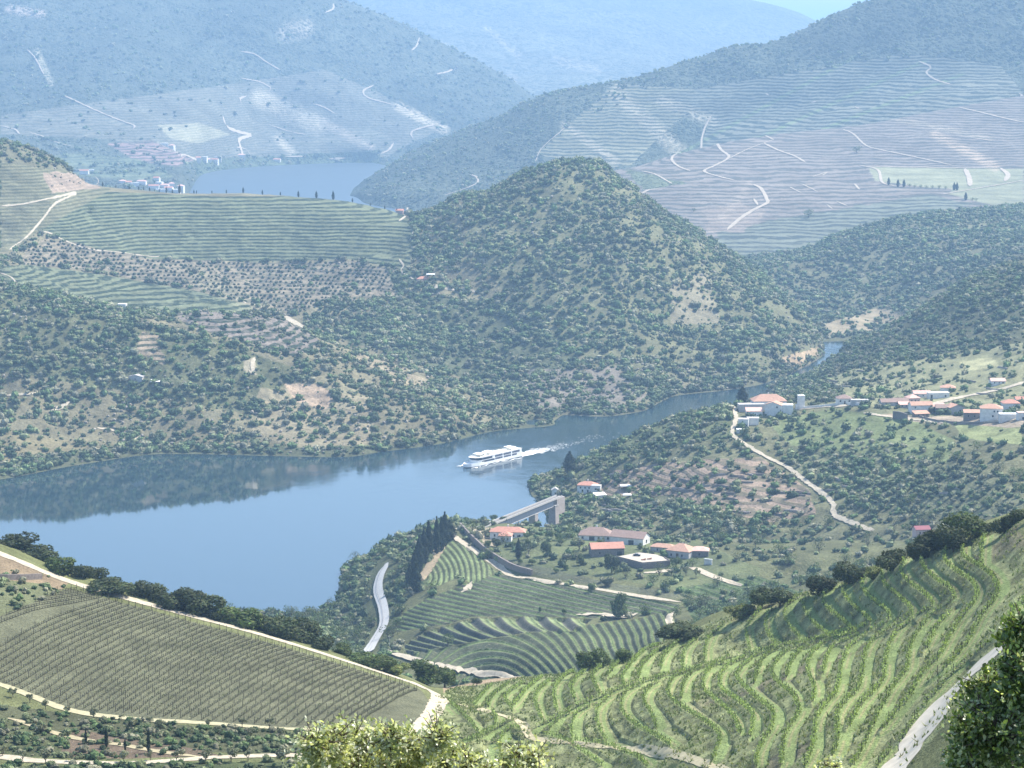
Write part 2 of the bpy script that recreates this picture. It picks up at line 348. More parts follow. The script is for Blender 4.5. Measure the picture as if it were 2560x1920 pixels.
vil = Sheet('vil', 1120, 2720, 3, [
    ZZ(1400, -14),
    [(1120,'z',1760,-14),(1250,'z',1735,-6),(1335,1240,1722),(1400,1290,1622),(1500,1312,1560),(1600,1335,1500),(1800,1385,1440),(2000,1425,1400),(2300,1440,1300),(2560,1400,1220),(2720,1400,1200)],
    [(1120,'z',1800,-14),(1250,'z',1790,-10),(1340,1218,1748),(1450,1222,1690),(1600,1242,1610),(1800,1260,1530),(2000,1290,1480),(2300,1300,1390),(2560,1270,1310),(2720,1260,1290)],
    [(1120,'z',1840,-14),(1250,'z',1820,-12),(1340,1204,1765),(1450,1170,1738),(1600,1145,1690),(1800,1120,1640),(2000,1150,1600),(2300,1150,1500),(2560,1150,1420),(2720,1140,1400)],
    [(1120,'z',1870,-14),(1250,'z',1850,-14),(1340,1200,1788),(1423,1174,1790),(1527,1128,1780),(1620,1086,1770),(1736,1038,1755),(1840,1022,1745),(2000,1016,1740),(2150,1020,1700),(2300,1045,1630),(2450,1060,1560),(2560,1060,1520),(2720,1055,1500)],
    [(1120,'z',1900,-14),(1340,'z',1840,-12),(1527,'z',1850,10),(1736,'z',1850,36),(1840,'z',1860,42),(1920,'z',1870,50),(2000,1004,1840),(2150,990,1830),(2300,995,1750),(2450,1002,1690),(2560,1002,1650),(2720,1000,1640)],
    [(1120,'z',1950,-14),(1736,'z',1950,-8),(1840,'z',2050,-10),(1910,'z',2120,6),(2013,962,2140),(2150,925,2060),(2300,900,2000),(2450,880,1950),(2560,865,1900),(2720,860,1880)],
    [(1120,'z',2100,-14),(1840,'z',2200,-14),(1900,'z',2230,-3),(1925,977,2232),(1950,960,2240),(2021,941,2290),(2060,912,2310),(2098,890,2320),(2125,862,2325),(2187,842,2335),(2256,804,2340),(2314,770,2340),(2429,702,2345),(2560,655,2350),(2720,606,2360)],
    [(1120,'z',2300,-14),(1900,'z',2400,-14),(2082,'z',2480,-14),(2256,'z',2540,-10),(2429,'z',2580,10),(2560,'z',2640,30),(2720,'z',2650,50)]],
    [20, 110, 130, 130, 50, 60, 90, 10], amp=6, nsc=170, seed=31, lo=-2)

left = Sheet('left', -160, 1480, 3, [
    [(-160,'z',1700,-14),(860,'z',1830,-14),(1392,'z',2040,-14),(1480,'z',2080,-14)],
    [(-160,1215,'s'),(0,1197,'s'),(200,1160,'s'),(420,1133,'s'),(860,1141,'s'),(940,1130,'s'),(1100,1108,'s'),(1240,1076,'s'),(1330,1067,'s'),(1385,1060,'s'),(1420,'z',2100,-8),(1480,'z',2110,-14)],
    [(-160,1050,1950),(0,1040,1960),(200,1030,1980),(400,1020,2000),(700,1020,2000),(900,1032,1992),(1100,1046,2010),(1240,1048,2060),(1330,1054,2086),(1385,'z',2105,-1),(1420,'z',2110,-9),(1480,'z',2120,-14)],
    [(-160,890,2050),(0,890,2050),(200,890,2050),(400,890,2060),(600,890,2080),(800,905,2100),(900,932,2130),(1000,955,2118),(1157,1000,2112),(1284,1030,2098),(1365,1048,2096),(1400,'z',2115,-5),(1480,'z',2130,-14)],
    [(-160,690,2225),(0,716,2215),(231,768,2160),(430,797,2170),(600,790,2200),(683,798,2205),(764,830,2205),(891,888,2195),(1041,936,2195),(1157,984,2160),(1284,1016,2122),(1365,1044,2102),(1400,'z',2122,-6),(1480,'z',2140,-14)],
    [(-160,'z',2520,60),(0,'z',2520,50),(289,'z',2500,40),(600,'z',2450,35),(764,'z',2390,25),(1041,'z',2260,5),(1284,'z',2170,-8),(1480,'z',2200,-14)]],
    [6, 110, 130, 160, 14], amp=11, nsc=180, seed=41, lo=0)

cone = Sheet('cone', -160, 2160, 3, [
    [(-160,'z',2280,20),(600,'z',2250,0),(1000,'z',2180,-14),(1380,'z',2040,-14),(1600,'z',2080,-14),(1900,'z',2250,-14),(2060,'z',2480,-14),(2160,'z',2600,-14)],
    [(-160,'z',2330,70),(300,'z',2330,50),(600,'z',2310,30),(1000,'z',2250,8),(1200,'z',2190,3),(1380,1052,'s'),(1410,1036,'s'),(1500,1040,'s'),(1600,1028,'s'),(1690,988,'s'),(1800,976,'s'),(1900,960,'s'),(1980,930,'s'),(2040,900,'s'),(2058,885,'s'),(2100,'z',2640,-9),(2160,'z',2660,-14)],
    [(-160,670,2460),(0,692,2450),(300,766,2430),(500,775,2450),(650,775,2480),(800,800,2450),(1000,872,2380),(1200,925,2320),(1300,940,2290),(1400,940,2270),(1500,940,2280),(1600,918,2310),(1700,890,2380),(1850,870,2430),(1960,850,2490),(2020,845,2540),(2060,'z',2610,-2),(2110,'z',2680,-12),(2160,'z',2700,-14)],
    [(-160,640,2530),(0,662,2520),(300,720,2540),(500,732,2580),(650,728,2640),(800,735,2600),(1000,760,2540),(1200,790,2490),(1300,790,2460),(1400,780,2440),(1500,760,2440),(1600,745,2460),(1700,735,2500),(1850,745,2550),(1960,776,2600),(2010,806,2640),(2060,'z',2700,-6),(2160,'z',2740,-14)],
    [(-160,600,2680),(0,620,2650),(300,650,2700),(500,668,2730),(700,676,2750),(850,662,2740),(1000,640,2720),(1100,615,2690),(1200,590,2670),(1350,560,2660),(1480,550,2660),(1600,560,2660),(1700,592,2680),(1805,650,2710),(1875,692,2730),(1944,748,2750),(2002,806,2730),(2037,850,2690),(2070,'z',2780,-10),(2160,'z',2800,-14)],
    [(-160,315,2900),(0,352,2900),(80,372,2920),(150,405,2950),(230,462,2970),(330,472,3000),(500,487,3000),(700,490,3000),(850,500,2990),(960,524,2970),(1018,540,2950),(1088,530,2930),(1145,495,2900),(1226,477,2880),(1319,430,2860),(1388,413,2850),(1435,404,2850),(1493,406,2850),(1539,442,2860),(1597,482,2860),(1655,529,2870),(1736,575,2870),(1805,621,2860),(1875,668,2850),(1944,725,2840),(2002,792,2800),(2037,838,2740),(2070,'z',2800,-10),(2160,'z',2840,-14)],
    [(-160,'z',3150,150),(0,'z',3150,130),(230,'z',3200,100),(500,'z',3200,95),(960,'z',3150,80),(1226,'z',3080,90),(1450,'z',3080,120),(1655,'z',3080,60),(1875,'z',3050,10),(2060,'z',2950,-12),(2160,'z',2950,-14)],
    [(-160,'z',3600,20),(1450,'z',3400,0),(2160,'z',3100,-14)]],
    [6, 60, 90, 130, 220, 16, 8], amp=19, nsc=230, seed=51, lo=0, amp2=2.5, ridge=5)

scr = Sheet('scr', 1800, 2720, 4, [
    ZZ(2600, -14),
    [(1800,'z',2690,-10),(1990,'z',2690,-4),(2050,848,2680),(2120,843,2692),(2200,835,2705),(2300,830,2705),(2720,800,2710)],
    [(1800,'z',2790,-4),(1990,'z',2790,2),(2050,806,2790),(2120,792,2810),(2190,812,2790),(2300,742,2850),(2560,640,2900),(2720,600,2900)],
    [(1800,'z',2900,-6),(2050,'z',2920,0),(2200,'z',2920,8),(2300,'z',2950,38),(2560,'z',3000,84),(2720,'z',3000,95)],
    [(1800,740,3050),(1938,735,3050),(2050,728,3070),(2198,684,3100),(2314,620,3150),(2560,575,3200),(2720,560,3200)],
    [(1800,690,3200),(1938,658,3250),(2036,630,3300),(2082,596,3350),(2198,560,3400),(2314,537,3450),(2429,526,3500),(2560,514,3550),(2720,504,3600)],
    ZZ(3800, 20)],
    [6, 50, 30, 70, 110, 10], amp=9, nsc=220, seed=61, lo=-2)

brown = Sheet('brown', 1380, 2720, 4, [
    ZZ(3380, 5),
    [(1380,650,3450),(1900,668,3440),(2720,650,3450)],
    [(1380,560,3700),(1700,575,3680),(2000,570,3690),(2720,545,3720)],
    [(1380,470,3950),(1700,485,3900),(2000,480,3930),(2200,475,3950),(2450,480,3950),(2720,470,3980)],
    [(1380,445,4120),(1500,436,4150),(1678,415,4200),(1851,405,4250),(2140,415,4260),(2300,420,4250),(2560,412,4280),(2720,400,4300)],
    [(1380,440,4300),(1480,432,4330),(1562,423,4350),(1678,390,4450),(1851,349,4550),(1967,332,4600),(2140,314,4650),(2314,280,4700),(2560,239,4750),(2720,212,4800)],
    [(1380,'z',4700,40),(1678,'z',4750,80),(2140,'z',4900,120),(2720,'z',5000,190)]],
    [4, 90, 110, 90, 170, 8], amp=9, nsc=420, seed=71, lo=0, amp2=.8, ridge=5)

big = Sheet('big', 780, 2720, 4, [
    [(780,'z',4950,-14),(900,'z',5000,-14),(1200,'z',4750,-5),(2720,'z',4800,60)],
    [(780,'z',5300,-14),(880,'z',5330,-12),(910,'z',5180,1),(1000,510,5000),(1200,500,4900),(1560,430,4900),(2000,332,5000),(2720,240,5000)],
    [(780,'z',5450,-14),(862,'z',5450,-6),(885,484,5430),(1000,460,5300),(1200,420,5250),(1400,390,5200),(1560,372,5200),(2000,282,5250),(2560,182,5250),(2720,150,5250)],
    [(780,'z',5650,-14),(868,'z',5650,-6),(892,470,5640),(1000,432,5500),(1200,362,5450),(1400,302,5400),(1560,282,5400),(2000,182,5400),(2560,62,5400),(2720,40,5400)],
    [(780,'z',5850,-14),(875,'z',5800,-6),(900,460,5790),(926,442,5800),(983,407,5820),(1041,372,5850),(1157,326,5850),(1250,291,5800),(1330,251,5780),(1446,222,5750),(1539,206,5720),(1620,187,5700),(1736,152,5680),(1850,118,5660),(1909,112,5650),(1990,83,5620),(2083,37,5600),(2175,0,5600),(2560,-110,5700),(2720,-140,5700)],
    [(780,'z',6000,-14),(900,'z',6050,-14),(1041,'z',6300,20),(1250,'z',6400,60),(1620,'z',6400,160),(2175,'z',6300,360),(2720,'z',6300,500)]],
    [6, 60, 130, 170, 10], amp=36, nsc=700, seed=81, lo=0, amp2=1.5, ridge=4)

far = Sheet('far', -160, 1560, 4, [
    [(-160,'z',4500,-5),(400,'z',4700,-8),(460,'z',5300,-14),(560,'z',6350,-14),(1000,'z',6650,-14),(1560,'z',6650,-14)],
    [(-160,500,4800),(300,500,4900),(430,492,5180),(468,478,5500),(490,452,'s'),(505,436,'s'),(560,424,'s'),(694,413,'s'),(914,406,'s'),(1000,410,6850),(1560,410,6850)],
    [(-160,430,5500),(300,440,5600),(430,430,5850),(520,408,6620),(694,388,7000),(914,378,7100),(1100,380,7100),(1560,380,7100)],
    [(-160,340,6100),(200,350,6200),(440,335,6500),(700,305,7300),(1000,312,7300),(1300,315,7300),(1560,320,7300)],
    [(-160,200,6900),(200,190,7000),(500,170,7300),(800,170,7600),(1000,200,7700),(1157,238,7700),(1272,264,7700),(1400,300,7700),(1560,320,7700)],
    [(-160,-60,8000),(400,-60,8200),(700,-35,8200),(820,-6,8200),(856,3,8200),(1006,61,8200),(1157,130,8200),(1272,188,8200),(1353,246,8200),(1450,290,8200),(1560,310,8200)],
    [(-160,'z',9000,400),(856,'z',9000,320),(1353,'z',9000,60),(1560,'z',9000,0)]],
    [6, 60, 110, 150, 170, 6], amp=70, nsc=900, seed=91, lo=0, amp2=3, ridge=5)

haz = Sheet('haz', -160, 2720, 6, [
    ZZ(9300, 0),
    [(-160,270,9900),(1200,265,9900),(1500,235,10000),(2720,235,10000)],
    [(-160,120,11500),(1100,130,11500),(1300,160,11200),(1500,130,11800),(1800,170,12000),(2720,200,12000)],
    [(-160,-40,14000),(1200,-40,14000),(1600,-35,14000),(1800,-10,14000),(1863,1,14000),(1921,10,14000),(1990,30,14000),(2048,58,14000),(2150,100,14000),(2720,140,14000)],
    ZZ(14900, 150)],
    [6, 80, 90, 6], amp=110, nsc=1800, seed=95, lo=0, amp2=2, ridge=3)
# ------------------------------------------------------------------ ground cover: what grows or lies where
K = 1.1573                                   # tracing was done on a 2212-pixel-wide print
def m(*p): return [(x*K, y*K) for x, y in p]
SCRUB = (.085, .085, .048); SOIL = (.30, .235, .165); DRY = (.22, .19, .115); GRASS = (.10, .135, .045); PALE = (.40, .35, .27)
VINE = (.125, .13, .08); REDSOIL = (.27, .185, .14); GREENV = (.13, .145, .085)

left.fill((.155, .14, .085), .024, 0, 1, .35, 40)
left.paint(m((0,600),(160,640),(300,690),(500,740),(640,800),(560,900),(300,850),(0,800)), (.10,.105,.055), .034, seed=1)
left.paint(m((560,840),(700,850),(800,860),(800,960),(640,970),(540,930)), (.22,.19,.12), .014, seed=2, jit=22)
left.paint(m((300,720),(345,725),(352,790),(305,770)), (.25,.2,.14), .006, .9, seed=3, jit=16)
left.paint(m((618,830),(680,832),(730,850),(700,885),(640,870)), (.36,.27,.185), .006, seed=4, jit=16)
left.paint(m((530,775),(552,770),(556,810),(532,812)), (.25,.22,.15), .006, seed=5, jit=12)
left.paint(m((760,745),(800,755),(850,790),(930,825),(920,845),(830,810),(770,775)), (.27,.225,.15), .008, seed=6, op=.7, jit=16)
left.paint(m((360,660),(560,650),(640,690),(700,740),(640,770),(520,740),(400,700)), (.17,.145,.12), .006, 1.0, seed=7)
left.paint(m((0,930),(220,960),(220,990),(0,1010)), (.16,.14,.08), .02, seed=8)
left.paint(m((0,1000),(60,985),(260,965),(480,962),(700,968),(850,960),(1000,925),(1100,905),(1190,890),(1215,912),(1080,950),(860,990),(400,985),(160,1005),(0,1040)), (.09,.10,.05), .030, seed=9)

cone.fill((.155, .14, .085), .026, 0, 1, .35, 40)
cone.paint(m((1040,400),(1300,330),(1500,470),(1760,700),(1790,800),(1600,820),(1350,830),(1150,700),(1000,520)), (.135,.135,.075), .026, seed=1)
cone.paint(m((880,640),(1100,650),(1250,760),(1200,860),(980,810),(700,720)), (.08,.09,.05), .034, seed=2)
cone.paint(m((1120,800),(1330,790),(1400,860),(1250,905),(1160,880)), (.17,.15,.12), .016, seed=3)
cone.paint(m((1450,600),(1530,590),(1560,700),(1450,700)), (.20,.18,.12), .014, seed=4)
cone.paint(m((1690,770),(1770,750),(1775,790),(1700,815)), (.34,.26,.17), .003, seed=6)
# terraced vineyards of the saddle
cone.paint(m((90,415),(230,414),(470,424),(700,424),(870,452),(895,500),(885,585),(760,560),(560,565),(330,560),(200,540),(90,500),(20,495),(120,420)), GREENV, 0, 1.0, jit=2)
cone.paint(m((0,330),(130,345),(240,410),(80,500),(30,540),(0,545)), (.155,.15,.09), .0, .55, jit=2)
cone.paint(m((0,295),(130,340),(190,372),(150,372),(70,360),(0,350)), (.12,.115,.07), .018, 0)
cone.paint(m((90,372),(165,374),(225,405),(110,418)), (.26,.2,.15), .001, .2)
cone.paint(m((50,545),(100,512),(200,535),(330,560),(560,568),(760,565),(880,590),(860,640),(700,650),(640,680),(560,665),(420,625),(200,585),(40,570)), (.20,.17,.12), .0015, .5, seed=3)
cone.paint(m((0,575),(60,572),(200,590),(420,628),(540,660),(560,690),(330,672),(180,655),(40,620),(0,610)), GREENV, 0, 1.0, jit=2)
cone.streak(m((430,600))[0], m((560,665))[0], 30, (.25,.23,.15), .5)
cone.paint(m((840,590),(890,580),(900,610),(860,640)), (.1,.12,.06), .02)

val.fill((.10, .105, .05), .006, 0, 1, .3, 25)
val.paint([(780,1290),(1000,1300),(1110,1290),(1120,1340),(1060,1400),(1045,1470),(985,1560),(975,1640),(930,1640),(800,1660),(780,1500)], (.07,.08,.04), .022)
val.paint([(1130,1300),(1230,1310),(1700,1330),(1900,1420),(1890,1460),(1700,1480),(1500,1440),(1350,1440),(1200,1360)], (.105,.12,.055), .006, .35, seed=2)
val.paint([(1170,1318),(1232,1320),(1240,1365),(1215,1362)], (.30,.25,.17), .004)
vil.fill((.13, .13, .07), .020, 0, 1, .3, 30)
vil.paint(m((1190,990),(1420,880),(1590,870),(1600,940),(1480,960),(1300,1010),(1200,1060)), (.11,.125,.06), .034)
vil.paint(m((1660,905),(1800,885),(1960,900),(2060,950),(2050,1010),(1900,1000),(1700,960)), (.14,.165,.075), .010, seed=2)
vil.paint(m((1700,960),(2050,1000),(2212,1060),(2212,1120),(2000,1110),(1840,1090),(1720,1020)), (.14,.145,.08), .020, .45, seed=3)
vil.paint(m((1290,1020),(1420,1000),(1640,985),(1740,1050),(1760,1110),(1650,1130),(1450,1070),(1260,1070)), (.25,.19,.14), .018, .6, seed=4)
vil.paint(m((1200,1080),(1400,1080),(1640,1130),(1640,1180),(1300,1130)), (.12,.12,.07), .036, seed=5)
vil.paint(m((2060,915),(2212,925),(2212,960),(2080,950)), (.20,.22,.10), .001, seed=6)
vil.paint(m((1630,870),(1700,800),(1790,770),(2000,660),(2212,560),(2212,770),(2050,780),(1840,810),(1780,850),(1700,870)), (.085,.09,.05), .024, seed=7)
vil.paint(m((1820,800),(2212,740),(2212,880),(1900,880),(1800,860),(1780,830)), (.19,.19,.105), .008, seed=8)
vil.paint(m((2070,780),(2140,770),(2160,790),(2090,800)), (.30,.29,.16), .001, seed=8)
vil.paint(m((1890,895),(2212,905),(2212,925),(2000,915)), (.27,.22,.16), .001, seed=9)
scr.fill((.12, .12, .07), .030, 0, 1, .3, 60)
scr.paint(m((1780,700),(1900,665),(1980,685),(1870,720),(1790,730)), (.24,.2,.13), .005)
brown.fill((.19, .165, .14), 0, .8, 0, .12, 120)
brown.paint(m((1550,500),(1700,470),(2000,420),(2100,440),(1850,500),(1700,560),(1540,580)), (.15,.16,.12), 0, 1.0, seed=1)
brown.paint(m((1520,455),(1600,440),(1660,460),(1600,500),(1530,500)), (.235,.195,.16), 0, .55, seed=2, jit=18)
brown.paint(m((1875,360),(2212,365),(2212,400),(2100,410),(2000,405),(1890,390)), (.23,.235,.15), 0, .15, jit=2)
brown.paint(m((2060,405),(2212,385),(2212,450),(2150,445),(2050,420)), (.21,.215,.14), 0, .2, jit=2)
brown.paint(m((1350,365),(1390,410),(1480,395),(1420,380)), (.14,.16,.10), 0, .2, 1)
for a, b, w, c in (((2020,290),(2150,360),16,(.42,.33,.24)), ((1900,250),(2140,300),10,(.3,.26,.2)), ((1620,400),(1560,470),14,(.3,.25,.2))):
    brown.streak(m(a)[0], m(b)[0], w*K, c, .6)
big.fill((.09, .10, .07), 0, 0, 1, .3, 220)
big.paint(m((1160,330),(1330,180),(1500,190),(1500,230),(1420,300),(1360,360),(1230,360)), (.20,.195,.13), 0, .9, .0, jit=3)
big.paint(m((1390,215),(1600,175),(1960,115),(2160,140),(2212,200),(1900,280),(1600,330),(1510,320),(1540,250)), (.165,.165,.125), 0, 1.0, 0, jit=3, seed=1)
for a, b, w in (((1330,200),(1470,330),26), ((1430,220),(1540,260),20), ((1220,270),(1330,350),14)):
    big.streak(m(a)[0], m(b)[0], w*K, (.33,.30,.22), .8)
for a, b in (((1420,360),(1850,120)), ((1550,340),(2000,130)), ((1700,310),(2080,160))):
    big.streak(m(a)[0], m(b)[0], 5.5*K, (.16,.20,.10), .9)
far.fill((.085, .095, .07), 0, 0, 1, .35, 300)
far.paint(m((0,250),(280,210),(520,180),(700,150),(820,200),(950,280),(830,340),(700,355),(400,350),(240,300),(0,290)), (.16,.155,.12), 0, .5, .25, jit=5)
far.paint(m((230,310),(330,305),(420,345),(380,360),(290,345)), (.25,.18,.16), 0, .8, 0, jit=2)
far.paint(m((100,335),(200,330),(300,345),(380,380),(330,390),(150,380)), (.13,.15,.09), 0, .5, .3, jit=8, seed=2)
far.paint(m((340,270),(430,265),(500,290),(430,310),(370,300)), (.26,.25,.17), 0, .3, 0, jit=3, seed=3)
for a, b, w, c in (((560,210),(690,270),30,(.30,.27,.2)), ((860,230),(960,280),16,(.34,.30,.22)), ((700,265),(800,320),16,(.26,.23,.18)), ((600,300),(640,340),14,(.3,.27,.2)), ((620,70),(660,60),30,(.24,.22,.17)), ((80,110),(110,180),10,(.28,.26,.18)), ((20,20),(90,30),14,(.3,.25,.2))):
    far.streak(m(a)[0], m(b)[0], w*K, [q*1.25 for q in c], .85)
far.paint(m((420,345),(820,325),(820,362),(420,380)), (.09,.11,.06), 0, 0, 1, seed=5)
haz.fill((.13, .135, .10), 0, 0, 1, .4, 900)
for a, b, w in (((1050,60),(1120,120),12), ((1000,140),(1110,170),16), ((1200,130),(1290,150),16), ((960,100),(990,120),14)):
    haz.streak(m(a)[0], m(b)[0], w*K, (.30,.27,.2), .6)

cone.den[(cone.t > 4.75), :] *= ((cone.px < 215) | (cone.px > 1010))[None, :]
# ---- the quinta's terraces (real steps): u counts rows, step pushes each bank up
def step_rows(sh, poly, u, amp, wall, bench, bank, vine, frac=.45, den=0.0, jit=2, grow=.9):
    a = np.array(poly, float); px, py = sh.PX, sh.PY
    mk = inpoly(px+jit*fbm(sh.X, sh.D, 9, 2, 3), py+jit*fbm(sh.X+50, sh.D, 9, 2, 4), poly)
    f = u-np.floor(u)
    prof = np.where(f < frac, 0, smooth(frac, 1, f)) - f          # flat bench then bank, zero mean drift
    hedge = np.exp(-((f-frac*.55)/.07)**2)*(.55+.9*vnoise(sh.X/1.2, sh.D/1.2, 5))
    sh.Z[mk] += (amp*prof + grow*hedge)[mk]
    c = np.where((f < frac)[..., None], np.array(bench), np.array(bank))*(1+.25*fbm(sh.X, sh.D, 5, 3, 8))[..., None]
    hv = np.clip(hedge*1.3, 0, 1)[..., None]*vine; c = c*(1-hv)+np.array((.045, .07, .03))*hv
    if wall > 0: w_ = ((f > .62) & (f < .98))[..., None]*wall; c = c*(1-w_)+np.array((.085, .085, .07))*w_
    sh.col[mk] = c[mk]; sh.den[mk] = den
X_, Y_ = val.PX, val.PY
reg1 = [(1268,1436),(1496,1478),(1700,1512),(1690,1530),(1480,1545),(1330,1540),(1180,1540),(1120,1560),(985,1580),(1010,1530),(1080,1490),(1160,1460),(1225,1440)]
step_rows(val, reg1, -(Y_-.24*X_+5*fbm(val.X, val.D, 60, 2, 2))/11.5, 2.0, .3, (.10,.14,.05), (.075,.085,.05), .8)
reg2 = [(1112,1356),(1132,1346),(1200,1393),(1240,1430),(1180,1460),(1150,1440),(1090,1466),(1050,1460),(1085,1400)]
step_rows(val, reg2, np.hypot(X_-1060, Y_-1440)/13.5, 2.0, 0, (.16,.20,.09), (.085,.10,.05), .5)
reg4 = [(1010,1612),(1060,1580),(1180,1545),(1330,1540),(1480,1548),(1440,1580),(1330,1578),(1180,1604),(1090,1620),(1015,1640)]
step_rows(val, reg4, (X_-(70*((Y_-1540)/50)**2)-.25*(Y_-1540))/57, 4.2, .85, (.15,.18,.085), (.10,.105,.07), .5, frac=.6)
reg3 = [(1000,1632),(1090,1622),(1180,1606),(1330,1580),(1480,1560),(1600,1545),(1670,1525),(1700,1560),(1760,1640),(1600,1760),(1300,1770),(1200,1720),(1060,1650)]
step_rows(val, reg3, np.hypot(X_-1226, (Y_-1776)*1.05)/19.5 + .5*fbm(val.X, val.D, 70, 2, 6), 2.6, 0, (.12,.155,.06), (.075,.085,.05), .7)
reg5 = [(1690,1470),(1900,1440),(2050,1500),(1990,1560),(1800,1620),(1740,1560),(1715,1520)]
step_rows(val, reg5, (Y_-.35*X_)/15, 1.6, 0, (.10,.14,.055), (.06,.08,.04), .5, den=.006)
reg6 = [(1250,1395),(1500,1452),(1560,1464),(1820,1500),(1700,1500),(1496,1468),(1300,1432)]
val.paint(reg6, (.095,.10,.06), .004)
val.upd()

# ---- the near terraces: traced rows of vines
def A(*p): return [(x/3.0722+1120, y/3.0722+1500) for x, y in p]
def B(*p): return [(x/3.0722+1840, y/3.0722+1280) for x, y in p]
def C_(*p): return [(x/3.0722+1840, y/3.0722+1500) for x, y in p]
ROWS = [A((335,665),(260,740),(195,820)), A((465,650),(360,730),(315,790),(310,830)), A((570,650),(480,710),(440,770),(490,850)),
 A((715,605),(600,700),(545,770),(495,820)), A((780,630),(700,700),(665,780),(690,860),(715,930)), A((965,540),(870,620),(820,680),(815,760),(830,850)),
 A((1060,540),(980,620),(945,690),(970,770)), A((1280,440),(1180,520),(1110,590),(1130,670),(1165,740)), A((1360,450),(1280,520),(1230,590)),
 A((1615,360),(1530,378),(1450,450),(1380,530),(1340,600),(1345,670)), A((1610,400),(1540,460),(1480,540),(1465,610)), A((1790,320),(1700,390),(1650,460),(1630,540)),
 A((1890,325),(1820,390),(1800,470),(1800,540)), A((2120,195),(2020,280),(1975,370),(1970,460)),
 B((200,755),(110,840),(75,900),(80,980),(105,1065)), B((270,765),(225,840),(235,930),(290,1020)), B((490,660),(400,720),(370,800),(410,890),(490,980)),
 B((555,655),(515,720),(540,800),(620,890),(700,950)), B((755,570),(690,620),(665,690),(710,760),(820,850),(915,935)),
 B((840,560),(820,630),(900,740),(1000,820),(1030,860),(960,900),(840,930),(650,980),(450,1020),(250,1060),(0,1110)) + A((2000,510),(1840,550),(1600,610),(1400,660),(1180,750),(1000,820),(850,900),(730,960),(660,1000)),
 B((1020,470),(965,560),(1000,650),(1100,730),(1175,800),(1165,850)) + C_((1000,270),(900,350),(840,430),(810,520),(790,640),(770,720),(690,820),(620,930),(600,1050),(580,1180),(520,1290)),
 B((1120,475),(1130,560),(1230,650),(1310,720),(1345,780),(1320,820)) + C_((1180,230),(1060,310),(1000,400),(975,500),(955,640),(930,700),(840,790),(780,890),(775,1000),(780,1100),(740,1210)),
 B((1300,375),(1265,460),(1310,540),(1430,630),(1500,700),(1490,745)) + C_((1350,160),(1230,260),(1170,370),(1145,500),(1130,620),(1050,720),(960,820),(860,990)),
 B((1420,375),(1440,440),(1530,530),(1640,600),(1670,680),(1600,740),(1500,800)) + C_((1390,270),(1330,400),(1310,540),(1260,620),(1180,720),(1110,850),(1060,960),(1010,1070),(950,1190),(890,1290)),
 B((1610,295),(1600,380),(1690,470),(1810,550),(1850,640),(1820,720)) + C_((1740,140),(1680,230),(1600,370),(1550,460),(1480,520),(1400,630),(1340,740),(1250,850),(1130,1000)),
 B((1735,275),(1750,360),(1880,440),(1980,530),(2010,620),(1980,690)) + C_((1860,180),(1790,320),(1720,410),(1620,520),(1510,600)),
 B((1905,200),(1885,300),(1880,430)),
 C_((2230,10),(2140,90),(2060,240),(1900,370),(1700,540),(1540,710),(1400,890),(1290,1060),(1160,1200),(1080,1290)),
 C_((330,350),(150,440),(50,530),(5,600),(60,680),(170,780),(270,860),(290,930),(270,1010),(220,1080),(165,1200),(155,1290)),
 C_((400,350),(240,430),(180,510),(135,650)), C_((560,340),(400,400),(310,490),(275,560),(310,640),(430,740),(480,840),(470,910),(400,1010),(365,1110),(345,1290)),
 C_((620,340),(500,400),(420,500),(390,600)), C_((900,265),(700,330),(590,420),(550,520),(570,620),(600,690),(590,790)), C_((930,285),(750,370),(700,450),(660,590)),
 C_((1640,110),(1540,230),(1460,380)),
 A((1500,650),(1380,710),(1330,800),(1350,890),(1450,980),(1600,1060),(1710,1130)), A((1620,640),(1530,700),(1505,790),(1560,890),(1600,1000)),
 A((1850,560),(1740,600),(1690,690),(1700,760),(1800,840),(1930,920),(2050,1010),(2090,1080),(2060,1170),(2030,1240)), A((1950,530),(1850,590),(1800,680),(1790,770)),
 A((2380,430),(2212,480),(2110,560),(2085,640),(2110,710),(2212,780),(2330,880),(2340,960),(2320,1060)), A((2170,490),(2050,510),(1975,590),(1960,690),(2050,780),(2130,850),(2200,930),(2250,1040)),
 A((1250,745),(1180,800),(1140,870),(1150,970),(1205,1090)), A((1080,820),(990,880),(950,970),(950,1080)), A((930,880),(840,930),(780,1000)),
 A((740,1040),(850,1070),(950,1120),(1050,1190),(1180,1280)), A((980,1090),(1200,1120),(1350,1180),(1450,1220),(1530,1290)),
 A((20,800),(110,890),(180,960),(230,1030)), A((340,870),(370,930),(330,1000),(200,1080),(80,1120)), A((490,930),(400,980),(280,1050),(150,1100)), A((560,1000),(480,990),(410,1060),(390,1150),(430,1250))]
def smooth_line(pts, n=6):           # Catmull-Rom through traced points
    p = [np.array(q, float) for q in pts]; p = [2*p[0]-p[1]]+p+[2*p[-1]-p[-2]]; out = []
    for i in range(1, len(p)-2):
        for k in range(n):
            t = k/n; out.append(.5*((2*p[i])+(-p[i-1]+p[i+1])*t+(2*p[i-1]-5*p[i]+4*p[i+1]-p[i+2])*t*t+(-p[i-1]+3*p[i]-3*p[i+1]+p[i+2])*t**3))
    out.append(p[-2]); return out
def drape(sh, pts, n=6): return [sh.at(float(q[0]), float(q[1])) for q in smooth_line(pts, n)]
def resample(P, d):
    P = [Vector(p) for p in P]; L = [0]
    for a, b in zip(P, P[1:]): L.append(L[-1]+max((b-a).to_2d().length, 1e-6))
    n = max(int(L[-1]/d), 2); q = np.linspace(0, L[-1], n+1); a = np.array([list(p) for p in P])
    return [Vector((np.interp(t, L, a[:, 0]), np.interp(t, L, a[:, 1]), np.interp(t, L, a[:, 2]))) for t in q]

